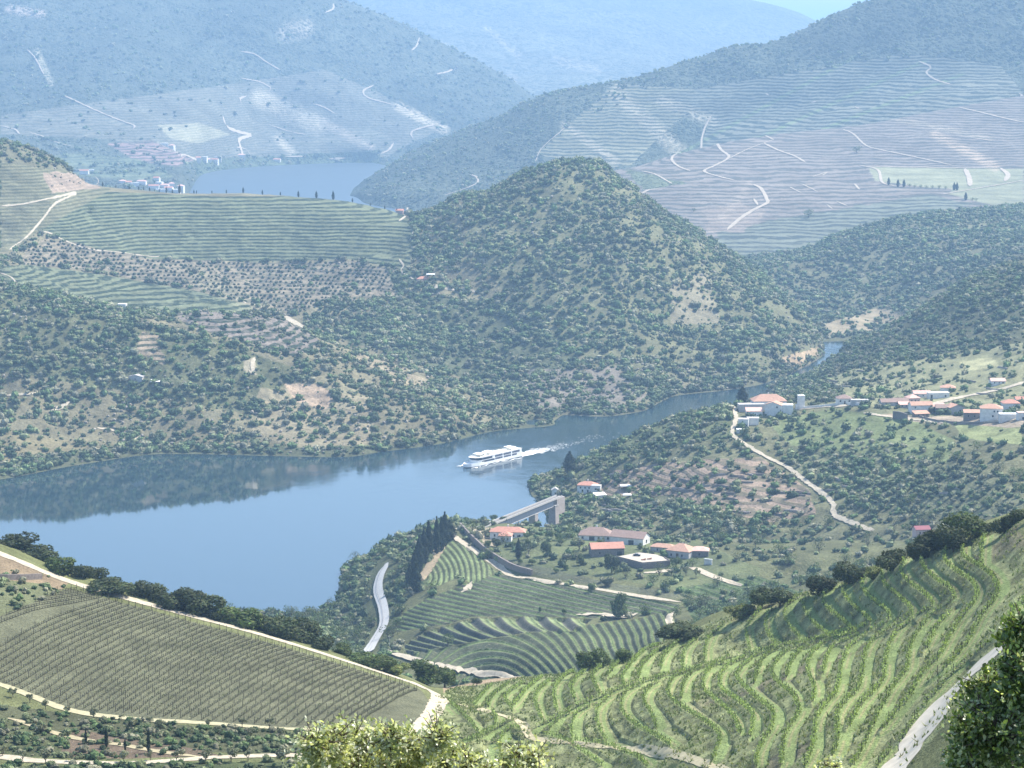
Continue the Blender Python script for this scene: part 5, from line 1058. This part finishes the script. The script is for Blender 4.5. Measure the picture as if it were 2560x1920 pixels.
# hillside across the stream
house('villa', 'white two-storey house with red hipped roof above the bridge', 1466, 1233, 14, 9, 6.0, -12, 'hip', 'redroof', 'white', 2.4, [('f',-4.5,3.5,1,1.3),('f',-1,3.5,1,1.3),('f',2,3.5,1,1.3),('f',-3,.6,1.2,2),('f',1,.6,1.2,2)], (), ['vil'], chim=True)
house('villa_annex', 'small white annex right of the two-storey house above the bridge', 1489, 1230, 7, 6, 4.4, -12, 'flat', 'grey', 'white', 0, [('f',0,1.5,1.4,1.4)], (), ['vil'])
def canopy(px, py, w_, d, h, label, only, yaw=0, name='canopy'):
    p_ = ground(px, py, only)[0]; e = empty(name, p_, R_(yaw), label=label, cat='canopy'); b = MB()
    b.add([(-w_/2,0,h),(w_/2,0,h),(w_/2,d,h),(-w_/2,d,h),(0,d/2,h+.9),(-w_/2,0,h-.3),(w_/2,0,h-.3),(w_/2,d,h-.3),(-w_/2,d,h-.3)], [(0,1,4),(1,2,4),(2,3,4),(3,0,4),(0,5,6,1),(1,6,7,2),(2,7,8,3),(3,8,5,0)]); b.obj('canvas_top', M['canvas'], e)
    for x in (-w_/2+.2, w_/2-.2):
        for y in (.2, d-.2): b = MB(); b.tube((x,y,-1.5), (x,y,h), .07, .07, 5); b.obj('leg', M['concrete'], e)
canopy(1566, 1224, 9, 7, 2.6, 'large white canopy on the bare terraces right of the two-storey house', ['vil'])
canopy(1568, 1246, 6, 5, 2.4, 'small white canopy below the large canopy', ['vil'])
house('shed', 'white shed with bright sloping roof just below the two-storey house', 1503, 1246, 8, 6, 2.6, 20, 'shed', 'canvas', 'white', .9, (), (), ['vil'], cat='shed')
house('hut', 'tiny white gabled hut at the far end of the bridge', 1388, 1240, 5, 5, 4.5, 0, 'gablef', 'grey', 'white', 1.8, [('f',0,1.5,.9,1.2)], (), ['vil'], cat='hut')
house('roadside_house', 'pink-walled house with dark red roof beyond the crest trees', 2308, 1340, 9, 7, 4.0, 10, 'gable', 'purpleroof', 'pinkwall', 1.8, [('f',-2,1.2,.8,1.4)], [('f', 1.5, 1, 2.2)], None)
# the village
VG = 'houses of the white village'; L_ = ['vil']
def vh(name, label, *a, **k):
    a = list(a)
    if len(a) < 11 and name == 'house' and a[2] >= 8 and a[6] in ('hip','gable','shed'):
        while len(a) < 10: a.append(None)
        hh_ = a[4]; a.append([('f', -a[2]*.28, hh_*.35, .9, 1.1), ('f', a[2]*.05, hh_*.35, .9, 1.1), ('f', a[2]*.32, .1, 1.0, 2.0)])
    return house(name, label, *a, only=L_, group=VG, **k)
vh('house', 'largest village house, white with a wide orange hipped roof, at the left end', 1925, 1022, 26, 14, 6.0, 4, 'hip', 'orangeroof', 'white', 4.6, [('f',-6,2,1,1.3),('f',-1,2,1,1.3)], chim=True)
vh('house', 'white gabled house in front of the wide orange roof, one dark window', 1932, 1040, 13, 9, 8.5, -22, 'gablef', 'orangeroof', 'white', 2.4, [('f',3.2,6.2,1.3,1.3)])
vh('house', 'white windowless block right of the gabled house at the left end', 1966, 1038, 10, 8, 7.5, -4, 'flat', 'canvas', 'white')
vh('house', 'long grey flat-roofed building above the lane at the left end', 1880, 1028, 20, 8, 5.0, 6, 'flat', 'grey', 'grey', 0, [('f',4,1.5,1.6,1.6)])
vh('house', 'pale building with salmon shed roof below the grey flat-roofed one', 1886, 1043, 12, 6, 4.6, 2, 'shed', 'pinkroof', 'white', 2.2)
vh('house', 'white cubic house at the lane bend, lower left of the village', 1858, 1069, 7.5, 7, 6, -10, 'flat', 'grey', 'white', 0, [('f',2.4,.6,.9,1.7)])
vh('house', 'low white house right of the cubic house at the lane bend', 1882, 1063, 9, 7, 5, -6, 'flat', 'grey', 'white')
vh('house', 'smallest white hut at the foot of the village lane', 1853, 1083, 7, 4, 2.6, -4, 'flat', 'canvas', 'white')
e = vh('water_tower', 'tall narrow white tower between the left houses and the long wall', 2004, 1022, 5.0, 4.4, 10.0, 6, 'flat', 'canvas', 'white', cat='tower'); b = MB(); b.box(-4.4,-2.52,.5,3,-2,3.2); b.obj('annex', M['white'], e)
vh('house', 'small white cottage with brown hipped roof and three openings', 2112, 1010, 11, 9, 4.2, 2, 'hip', 'oldroof', 'white', 2.6, [('f',-3.4,1.6,1.1,1.3),('f',3.4,1.6,1.1,1.3)], [('f', 0, 1.1, 2.3)])
vh('ruin', 'roofless grey ruin beside the brown-roofed cottage', 2150, 1010, 13, 5, 2.8, 0, 'flat', 'grey', 'grey', cat='ruin')
vh('house', 'grey cottage with dark weathered roof, leftmost of the main cluster', 2222, 1016, 11, 9, 3.2, 4, 'gable', 'oldroof', 'grey', 2.2, [('f',-2,1,1,1.2)])
vh('house', 'pale cottage with brown roof, second from the left in the main cluster', 2253, 1014, 11, 8, 3.4, 0, 'gable', 'oldroof', 'white', 2.0)
vh('house', 'low cottage with bright salmon roof, third from the left in the main cluster', 2264, 1020, 9, 5, 2.6, 2, 'shed', 'pinkroof', 'grey', 1.6)
vh('house', 'tall-gabled salmon-roofed house behind the main cluster', 2287, 1008, 9, 8, 4.0, 18, 'hip', 'pinkroof', 'pinkwall', 2.4)
vh('house', 'wide pink-roofed house upslope of the main cluster', 2306, 994, 13, 8, 3.0, 3, 'gable', 'pinkroof', 'white', 2.2)
vh('house', 'long white house with dark doorway beside the uphill lane', 2348, 996, 16, 6, 4.0, 8, 'flat', 'canvas', 'white', 0, [('f',-6,.2,1.6,2.6),('f',5,1,1.2,1.4)])
vh('house', 'highest white cottage with orange hipped roof above the long white house', 2370, 982, 11, 9, 4.0, -8, 'hip', 'orangeroof', 'white', 2.2, [('f',3.6,.4,1.2,2)])
vh('house', 'white house with broad orange roof in the middle of the cluster', 2305, 1032, 16, 9, 5.6, 6, 'gable', 'orangeroof', 'white', 2.4, [('f',-5,3.4,1,1.2),('f',-5,.8,1,1.2),('f',0,.8,1.2,1.3)])
vh('house', 'low stone house with orange roof directly below the broad orange roof', 2306, 1043, 11, 6, 2.6, 14, 'shed', 'orangeroof', 'stone', 1.6)
vh('house', 'long brown-roofed stone house right of the broad orange roof', 2334, 1030, 17, 8, 4.2, 8, 'gable', 'pinkroof', 'stone', 2.0)
vh('house', 'big stone barn with dull roof in the centre of the cluster', 2366, 1037, 15, 9, 5.0, -6, 'gable', 'oldroof', 'stone', 2.2)
vh('house', 'stone house with orange front roof slope, right of the big stone barn', 2394, 1036, 12, 9, 5.2, 20, 'gablef', 'orangeroof', 'grey', 2.2, [('f',2,2,1,1.2)])
vh('house', 'dark stone house with a narrow bright orange roof', 2434, 1048, 13, 6, 4.6, -5, 'shed', 'orangeroof', 'stone', 1.5)
vh('house', 'tall white house with orange roof and three dark windows, right side of the village', 2478, 1052, 15, 11, 8.6, -10, 'hip', 'orangeroof', 'white', 2.6, [('f',2.0,6,1.1,1.2),('f',4.2,6,1.1,1.2),('f',1.0,2.6,1.2,1.3)])
vh('house', 'red-roofed house upslope at the right edge of the village', 2529, 1020, 12, 9, 3.4, 0, 'hip', 'redroof', 'white', 2.4, [('f',3,.8,1,1.6)])
vh('house', 'red-roofed cottage partly cut by the right edge of the picture, highest one there', 2556, 1009, 9, 7, 3, 0, 'gable', 'redroof', 'white', 1.8)
vh('house', 'long low white building at the right edge, below the red roofs', 2527, 1050, 15, 6, 3.8, 0, 'flat', 'canvas', 'white')
vh('house', 'white house with dark opening cut by the right edge of the picture', 2562, 1051, 9, 7, 5, 0, 'flat', 'pinkroof', 'white', 0, [('f',-1,.5,1.6,1.8)])
vh('house', 'pink-roofed cottage alone on the green slope above the village', 2496, 962, 11, 8, 3.0, 2, 'gable', 'pinkroof', 'white', 1.8)
# lone buildings across the river
house('house', 'pink-roofed house on a levelled shelf of the scrub hill', 1058, 707, 15, 9, 4.5, -6, 'hip', 'redroof', 'pinkwall', 2.6, [('f',-3,1.4,1,1.3)], only=['cone'])
canopy(1076, 699, 10, 8, 6, 'white awning behind the pink-roofed hill house', ['cone'])
house('house', 'small pink-roofed house at the right end of the saddle crest', 998, 523, 10, 8, 4, -10, 'gable', 'redroof', 'pinkwall', 2, only=['cone'])
house('hut', 'white flat hut on the terrace beside the second saddle track', 304, 770, 9, 6, 4.0, -8, 'flat', 'canvas', 'white', 0, (), (), ['left','cone'], cat='hut')
house('ruin', 'roofless pale stone ruin among the trees above the near bay', 338, 955, 13, 8, 5, -10, 'gablef', 'grey', 'grey', 1.6, [('f',0,2,1,1.3)], only=['left'], cat='ruin')
house('ruin', 'low pale ruin with dark front, right of the gabled ruin', 396, 965, 13, 8, 4, 5, 'shed', 'canvas', 'stone', 1.2, only=['left'], cat='ruin')
FV = [(305,458),(322,462),(338,467),(352,460),(390,452),(396,463),(410,470),(421,477),(436,480),(450,474),(384,472),(402,480),(430,466),(492,401),(507,399),(522,403),(536,406),(545,399),(603,394),(692,404),(410,364),(427,371),(210,436),(226,432)]
for i, (x, y) in enumerate(FV):
    house('far_house', 'tiny white house by the distant lake, %s in order from the left' % nth(sorted(FV).index((x, y))+1), x, y, rng.uniform(14, 24), rng.uniform(10, 14), rng.uniform(5, 9), rng.uniform(-20, 20), ['hip','gable','flat'][i % 3], ['pinkroof','redroof','canvas'][i % 3], 'white', 3, (), (), ['far'], 'houses by the distant lake', base=9)

# ------------------------------------------------------------------ walls
def wall(name, pts, h, t, mat, sh, label, under=1.0):
    W_ = resample(drape(sh, pts, 5), 4); V = []; Fc = []
    for i, p_ in enumerate(W_):
        a = W_[max(i-1, 0)]; c = W_[min(i+1, len(W_)-1)]; d = (c-a).to_2d(); d = d.normalized() if d.length else Vector((1, 0)); n_ = Vector((-d.y, d.x))*t/2; z = sh.h(p_.x, p_.y, p_.z)
        V += [(p_.x-n_.x, p_.y-n_.y, z-under), (p_.x-n_.x, p_.y-n_.y, z+h), (p_.x+n_.x, p_.y+n_.y, z+h), (p_.x+n_.x, p_.y+n_.y, z-under)]
        if i: o_ = 4*(i-1); Fc += [(o_+k, o_+(k+1) % 4, o_+4+(k+1) % 4, o_+4+k) for k in range(4)]
    Fc += [(0,1,2,3), tuple(len(V)-4+k for k in (3,2,1,0))]
    b = MB(); b.v = V; b.f = Fc; return b.obj(name, M[mat], label=label, cat='wall')
wall('retaining_wall', [(1150,1318),(1175,1345),(1210,1378),(1245,1402),(1285,1424),(1330,1437)], 3.2, 1.2, 'stone', val, 'dark stone retaining wall above the pale valley road')
wall('village_wall', [(2008,1022),(2060,1017),(2108,1011)], 1.8, .5, 'white', vil, 'long white wall linking the tower to the brown-roofed cottage')
wall('village_wall', [(2118,1013),(2140,1013),(2158,1016)], 2.0, .5, 'white', vil, 'short bright white wall right below the brown-roofed cottage')
wall('stone_wall', [(2232,1046),(2250,1048),(2268,1054)], 5.5, .8, 'stone', vil, 'dark stone retaining wall in the field below the main cluster')
wall('stone_wall', [(2300,1044),(2340,1054),(2400,1060),(2460,1060)], 1.6, .6, 'stone', vil, 'low stone wall running below the village cluster')
wall('stone_wall', [(-60,1447),(0,1449),(60,1449),(104,1447)], 1.5, .6, 'stone', near, 'low dark stone wall on the bare ground at the left edge')
# terraces of dry stone on the bare slope
wk = 0; rw = random.Random(3)
for k in range(70):
    z1 = k < 46
    x = rw.uniform(1500, 2010) if z1 else rw.uniform(2030, 2540); y = rw.uniform(1185, 1290) if z1 else rw.uniform(1190, 1265) if k < 58 else rw.uniform(915, 990); L = rw.uniform(14, 44)
    wall('terrace_wall', [(x-L/2, y-rw.uniform(-2, 3)), (x, y), (x+L/2, y+rw.uniform(-1, 4))], 1.1, .7, 'pier' if k % 2 else 'stone', vil, 'short dry-stone terrace wall on the scrubby hillside below or above the village')['group'] = 'dry-stone terrace walls on the village hill'
# utility pole
p_ = val.at(974, 1621); b = MB(); b.tube((0,0,-.5), (0,0,px_size(p_, 33)), .16, .1); e = empty('utility_pole', p_, 0, label='pale utility pole beside the railway curve', cat='pole'); b.obj('pole', M['concrete'], e); b = MB(); b.box(-.8,.8,-.06,.06,px_size(p_, 30),px_size(p_, 30)+.14); b.obj('crossarm', M['concrete'], e)

# ------------------------------------------------------------------ railway and bridge
RL = ribbon('railway', [(918,1636),(940,1600),(960,1562),(957,1520),(945,1480),(950,1445),(968,1412)], 5.6, M['rail'], val, 1.4, step=2.5, jit=.03)
for off in (-.85, .85):
    V = []; Fc = []
    for i, q in enumerate(RL):
        a = RL[max(i-1, 0)]; c = RL[min(i+1, len(RL)-1)]; d = (c-a).to_2d().normalized(); n_ = Vector((-d.y, d.x)); z = val.h(q.x, q.y, q.z)+1.52
        for s_ in (-.09, .09): V.append((q.x+n_.x*(off+s_), q.y+n_.y*(off+s_), z))
        if i: k = 2*(i-1); Fc.append((k, k+1, k+3, k+2))
    tag(obj('rail', mesh_np('rail', np.array(V), np.array(Fc), M['steelrail'])), kind='structure')
a = P3(1219, 1313, pd(1313, 25)); c = P3(1392, 1243, pd(1243, 25)); ax = (c-a).to_2d(); Lb = ax.length; yaw = math.atan2(ax.y, ax.x)
e = empty('railway_bridge', Vector((a.x, a.y, 25)), yaw, label='grey steel girder railway bridge on stone piers crossing the stream mouth', cat='bridge')
b = MB(); b.box(-14, Lb+4, -2.0, 2.0, -.5, 0); b.obj('deck', simple('bridge_bed', (.17,.16,.15), .95, .2, 1), e)
for s_ in (-2.25, 2.25):
    b = MB(); b.box(-14, Lb+4, s_-.18, s_+.18, -.5, .9); b.obj('parapet', M['concrete'], e)
    b = MB(); b.box(-14, Lb-10, s_-.12+(.3 if s_ < 0 else -.3), s_+.12+(.3 if s_ < 0 else -.3), -4.6, -.504); g_ = b.obj('girder', M['girder'], e)
    b = MB(); b.box(-14, Lb-10, s_-.4+(.3 if s_ < 0 else -.3), s_+.4+(.3 if s_ < 0 else -.3), -4.9, -4.604); b.obj('flange', M['concrete'], g_)
    b = MB()
    for x in np.arange(-13, Lb-11, 3.2): b.box(x, x+.25, s_-.2+(.3 if s_ < 0 else -.3), s_+.2+(.3 if s_ < 0 else -.3), -4.6, -.51)
    b.obj('stiffeners', M['girder'], g_)
for x, wd, dp in ((Lb-38, 5.0, 22), (Lb-5, 5.0, 18), (8, 5.0, 26)):
    b = MB(); b.add([(x-wd/2,-2.4,-4.95),(x+wd/2,-2.4,-4.95),(x+wd/2,2.4,-4.95),(x-wd/2,2.4,-4.95),(x-wd/2-.4,-2.9,-dp),(x+wd/2+.4,-2.9,-dp),(x+wd/2+.4,2.9,-dp),(x-wd/2-.4,2.9,-dp)], [(0,1,2,3),(0,4,5,1),(1,5,6,2),(2,6,7,3),(3,7,4,0)]); pr = b.obj('pier', M['pier'], e)
    b = MB(); b.box(x-wd/2-.4, x+wd/2+.4, -2.7, 2.7, -4.95, -4.4 if x > Lb-12 else -4.92); b.obj('capstone', M['concrete'], pr)
b = MB(); b.box(Lb-5, Lb+8, -2.6, 2.6, -12, -.52); b.obj('abutment', M['pier'], e)

# ------------------------------------------------------------------ the river cruiser
bow = onwater(1161, 1169, .3); stern = onwater(1292, 1139, .3); ax = (bow-stern).to_2d(); LS = ax.length; yaw = math.atan2(ax.y, ax.x)
M['shipwhite'] = simple('ship_white', (.82,.82,.80), .45, .03, .4, .4); M['shipblue'] = simple('ship_navy', (.02,.03,.07), .4, .1, 1, .4); M['shipdeck'] = simple('sun_deck', (.74,.71,.62), .8, .08, .3); M['shipglass'] = simple('ship_glass', (.025,.035,.06), .15, .1, 1, .6); M['curtain'] = simple('cabin_curtain', (.30,.30,.38), .7, .3, .8)
ship = empty('river_cruise_ship', Vector((stern.x, stern.y, 0)), yaw, label='long white river cruise ship with two rows of cabin windows, heading down the river', cat='ship')
HB = 5.7; tx = LS-13
def outline(hb, bowx, blunt, x0=0): return [(x0,-hb),(tx,-hb),(bowx-4,-hb*.72),(bowx-1,-hb*.38),(bowx,0),(bowx-1,hb*.38),(bowx-4,hb*.72),(tx,hb),(x0,hb)]
b = MB(); b.prism(outline(HB, LS-1, 1), -.8, .55); b.obj('waterline', M['shipblue'], ship)
b = MB(); b.prism(outline(HB+.1, LS, 1, -.2), .553, 2.5); hull = b.obj('hull', M['shipwhite'], ship)
b = MB(); b.prism([(0,-HB),(LS-15,-HB),(LS-12,-HB*.8),(LS-10.5,0),(LS-12,HB*.8),(LS-15,HB),(0,HB)], 2.503, 4.6); b.obj('lower_deck', M['shipwhite'], ship)
b = MB(); b.prism([(.5,-HB+.1),(LS-16,-HB+.1),(LS-13,-HB*.78),(LS-11.5,0),(LS-13,HB*.78),(LS-16,HB-.1),(.5,HB-.1)], 4.603, 7.1); b.obj('upper_deck', M['shipwhite'], ship)
b = MB(); b.prism([(0,-HB),(LS-14,-HB),(LS-10,-HB*.7),(LS-8.8,0),(LS-10,HB*.7),(LS-14,HB),(0,HB)], 7.103, 7.35); b.obj('sun_deck', M['shipdeck'], ship)
# bow bulwark and front glazing
bl = MB(); o1 = outline(HB+.1, LS, 1, tx-6); o2 = outline(HB-.15, LS-.3, 1, tx-6)
for i in range(len(o1)-1): q1, q2, q3, q4 = o1[i], o1[i+1], o2[i+1], o2[i]; bl.prism([q1, q2, q3, q4], 2.503, 3.3)
bl.obj('bow_rail', M['shipwhite'], ship)
fr = [(LS-30,-HB-.02),(LS-16,-HB-.02),(LS-12.9,-HB*.80),(LS-11.35,0),(LS-12.9,HB*.80),(LS-16,HB+.02),(LS-30,HB+.02)]
for (z0, z1) in ((5.0, 6.6),):
    g_ = MB()
    for i in range(len(fr)-1):
        (x0,y0),(x1,y1) = fr[i], fr[i+1]; cx, cy = LS-22, 0; k = 1.012; g_.prism([(x0,y0),(x1,y1),(cx+(x1-cx)*k,cy+(y1-cy)*k),(cx+(x0-cx)*k,cy+(y0-cy)*k)], z0, z1)
    g_.obj('lounge_window', M['shipglass'], ship)
for s_ in (-1, 1):
    y0, y1 = sorted((s_*(HB-.05), s_*(HB+.07)))
    b = MB(); b.box(LS-33, LS-16, y0, y1, 2.75, 4.2); b.obj('saloon_window', M['shipglass'], ship)
    for zz in (2.85, 5.05):
        for x0 in (3.5, 15.5, 27.0):
            if zz < 3 and x0 < 5: x0 += 4; ln = 6.5
            else: ln = 10.0
            b = MB(); b.box(x0, x0+ln, y0, y1, zz, zz+1.5); wn_ = b.obj('balcony_window', M['shipglass'], ship)
            b = MB(); yy0, yy1 = sorted((s_*(HB+.072), s_*(HB+.1)))
            for k in range(int(ln/1.6)): b.box(x0+.5+k*1.6, x0+.95+k*1.6, yy0, yy1, zz+.1, zz+1.4)
            b.obj('curtains', M['curtain'], wn_)
    b = MB(); b.box(0, LS-14, s_*(HB-.1)-.03, s_*(HB-.1)+.03, 8.15, 8.23)
    for x in np.arange(0, LS-14, 2.5): b.box(x, x+.06, s_*(HB-.1)-.03, s_*(HB-.1)+.03, 7.353, 8.149)
    b.obj('railing', M['shipwhite'], ship)
for x0, x1, hh in ((LS-24, LS-16, 1.9), (LS-36, LS-28, 2.0), (6, 13, 1.9)):
    b = MB(); b.box(x0, x1, -4.2, 4.2, 7.353+hh, 7.353+hh+.15)
    cn = b.obj('sun_canopy', M['canvas'], ship); b = MB()
    for x in (x0+.3, x1-.3):
        for y in (-4, 4): b.box(x-.06, x+.06, y-.06, y+.06, 7.353, 7.35+hh)
    b.obj('canopy_posts', M['shipwhite'], cn)
b = MB(); b.box(LS-27.5, LS-24.5, -1.8, 1.8, 7.353, 9.5); wh = b.obj('wheelhouse', M['shipwhite'], ship); b = MB(); b.box(LS-24.497, LS-24.42, -1.6, 1.6, 8.3, 9.2); b.obj('window', M['shipglass'], wh)
b = MB(); b.tube((9,0,7.353), (9,0,11), .12, .06, 6); b.box(8.96,9.04,-.8,.8,10.2,10.3); b.obj('mast', M['shipwhite'], ship)
b = MB()
for k in range(40): x = rng.uniform(14, LS-38); y = rng.uniform(-4.6, 4.6); b.box(x, x+1.7, y, y+.6, 7.353, 7.75)
b.obj('deck_chairs', M['canvas'], ship)
# wake: broken foam lying on the water
rf = np.random.default_rng(9); V = []; Fc = []; ux, uy = -math.cos(yaw), -math.sin(yaw); vx, vy = -uy, ux
def blob(u, v, a, b_, zz):
    n = 9; o_ = len(V); ph = rf.uniform(0, 6.28)
    for k in range(n):
        t = 2*math.pi*k/n; rr = rf.uniform(.6, 1.15); du = u+math.cos(t)*a*rr; dv = v+math.sin(t)*b_*rr; V.append((stern.x+ux*du+vx*dv, stern.y+uy*du+vy*dv, zz))
    Fc.append(tuple(range(o_, o_+n)))
for k in range(900):
    u = rf.exponential(30)+1; 
    if u > 150: continue
    half = 4.5+u*.10; v = rf.normal(0, half*.5); s_ = max(.3, 1.3-u/50); blob(u, v, s_*rf.uniform(2.0, 5.5), s_*rf.uniform(.3, .8), .10+k*.0002)
for k in range(150):
    u = -rf.uniform(0, LS-3); side = 1 if rf.random() < .8 else -1; v = side*(HB+.6+rf.exponential(1.1)+ (LS+u)*.0); blob(u, -v if False else v, rf.uniform(1.2, 4), rf.uniform(.25, .7), .30+k*.0004)
fm = simple('foam', (.80,.80,.77), .9, .06, 1); b = MB(); b.v = V; b.f = Fc; b.obj('wake', fm, kind='stuff')

# ------------------------------------------------------------------ shrubs beside the viewpoint
def leafy(name, blobs, nleaf, ls, cols, label, seed, D0, base):
    """blobs: (px, py, radius px); the crown is a real volume of leafy shoots about D0 metres away"""
    r = np.random.default_rng(seed); e = empty(name, base, 0, label=label, cat='shrub'); bs = []
    for x, y, rad in blobs:
        D = D0+r.uniform(-.5, .5); z = float(pz(y, D)); bs.append((np.array([float(wx(x, D, z)), D, z]), rad/F*D))
    w_ = np.array([b_[1]**2 for b_ in bs]); w_ /= w_.sum(); ns = nleaf//9; k = r.choice(len(bs), ns, p=w_)
    ctr = np.array([bs[i][0] for i in k]); rad = np.array([bs[i][1] for i in k]); d = r.normal(0, 1, (ns, 3)); d[:, 2] = d[:, 2]*.8+.35; d /= np.linalg.norm(d, axis=1)[:, None]
    ext = np.where(r.random((ns, 1)) < .13, r.uniform(1.1, 1.7, (ns, 1)), r.uniform(.45, 1.1, (ns, 1))); tip = ctr+d*rad[:, None]*ext; dr = d*.6+r.normal(0, .35, (ns, 3)); dr[:, 2] += .55; dr /= np.linalg.norm(dr, axis=1)[:, None]
    ln = .16; t = np.linspace(0, 1, 9); P = (tip[:, None]-dr[:, None]*ln*t[None, :, None]).reshape(-1, 3); n = len(P)
    s_ = np.repeat(dr, 9, 0); side = np.cross(s_, r.normal(0, 1, (n, 3))); side /= np.linalg.norm(side, axis=1)[:, None]; a = side*.8+s_*.5; a /= np.linalg.norm(a, axis=1)[:, None]
    b_ = np.cross(a, r.normal(0, 1, (n, 3))); b_ /= np.linalg.norm(b_, axis=1)[:, None]; up = np.cross(a, b_)
    L = ls*r.uniform(.7, 1.3, (n, 1)); Wd = L*.27
    V = np.stack([P, P+a*L*.35+b_*Wd+up*L*.05, P+a*L*.75+b_*Wd*.8+up*L*.02, P+a*L, P+a*L*.75-b_*Wd*.8+up*L*.02, P+a*L*.35-b_*Wd+up*L*.05], 1).reshape(-1, 3)
    q = np.arange(n)[:, None]*6; Fc = np.concatenate([q+np.array([[0,1,5,5]])*0+np.array([[0,1,2,5]]), q+np.array([[5,2,4,4]])*0+np.array([[5,2,3,4]])])
    cc = np.array(cols)[r.integers(0, len(cols), ns)]; cc = np.repeat(cc, 9, 0)*r.uniform(.75, 1.3, (n, 1)); obj('leaves', mesh_np('leaves', V-np.array(base), Fc, M['shrubleaf'], False, np.repeat(cc, 6, 0)), e)
    B_ = MB(); bb = np.array(base)
    for c_, rad_ in bs: B_.tube((0,0,-.3), tuple((c_-bb)*np.array([1,1,.85])), .03, .004, 5)
    B_.obj('branch', M['trunk'], e); B_ = MB()
    for i in range(0, ns, 2): c_ = ctr[i]-bb; B_.tube(tuple(c_), tuple(tip[i]-bb), .006, .0025, 3)
    B_.obj('twigs', M['trunk'], e)
lf = N('shrub_leaf'); c = lf.attr('Col').outputs['Color']; lf.base(c); lf.b.inputs['Roughness'].default_value = .32; lf.b.inputs['Specular IOR Level'].default_value = .5
t_ = lf.new('ShaderNodeBsdfTranslucent'); vm = lf.new('ShaderNodeVectorMath', operation='MULTIPLY'); lf.l.new(c, vm.inputs[0]); vm.inputs[1].default_value = (1.3, 1.35, .6); lf.l.new(vm.outputs[0], t_.inputs[0])
mx = lf.new('ShaderNodeMixShader'); mx.inputs[0].default_value = .4; lf.l.new(lf.b.outputs[0], mx.inputs[1]); lf.l.new(t_.outputs[0], mx.inputs[2]); lf.l.new(mx.outputs[0], lf.n['Material Output'].inputs[0]); M['shrubleaf'] = lf.m
YG = [(.34,.36,.19), (.46,.47,.28), (.25,.29,.13), (.60,.60,.46), (.55,.56,.42)]; DG = [(.09,.13,.04), (.14,.20,.06), (.06,.10,.035), (.40,.44,.26), (.24,.31,.12)]
def fpt(x, y, D): z = float(pz(y, D)); return (float(wx(x, D, z)), D, z)
g0 = [(x, y+8, r*.94) for x, y, r in [(790,1850,48),(835,1840,50),(880,1848,52),(930,1848,46),(975,1835,46),(1010,1842,45),(1060,1862,42),(1095,1835,46),(1125,1880,46),(1170,1905,42),(1215,1925,36),(800,1920,70),(900,1930,80),(1010,1930,80),(1110,1950,70),(950,2020,120),(780,1900,34),(850,2000,90),(1100,2050,90),(900,2160,110),(1010,2150,110),(960,2300,120)]]
leafy('shrub', g0, 52000, .033, YG, 'sunlit yellow-green shrub top at the bottom edge, left of centre', 3, 15.0, fpt(960, 2560, 15.0))
leafy('shrub', [(1300,1885,42),(1335,1895,38),(1270,1915,34),(1350,1940,40),(1300,1980,70),(1240,1960,40)], 5000, .033, YG, 'smaller yellow-green shrub shoot right of the large sunlit one', 4, 15.6, fpt(1300, 2560, 15.6))
leafy('shrub', [(2065,1912,20),(2090,1918,18),(2050,1935,24),(2080,1960,40)], 1000, .028, YG, 'small tip of a yellow-green shoot at the bottom edge right of centre', 5, 15.6, fpt(2070, 2500, 15.6))
g1 = [(2530,1575,36),(2555,1560,40),(2535,1630,36),(2560,1680,60),(2510,1690,50),(2470,1720,46),(2520,1760,70),(2450,1780,52),(2430,1720,20),(2500,1840,80),(2425,1830,42),(2430,1890,52),(2400,1800,20),(2560,1880,90),(2470,1930,80),(2390,1870,22),(2400,1930,36),(2600,1700,90),(2610,1600,60),(2620,1800,100),(2540,2000,120),(2560,2150,130),(2480,2230,110),(2610,2300,130),(2550,2430,120)]
leafy('shrub', g1, 62000, .034, DG, 'large dark-leaved shrub rising along the right edge beside the road', 6, 13.5, fpt(2560, 2700, 13.5))
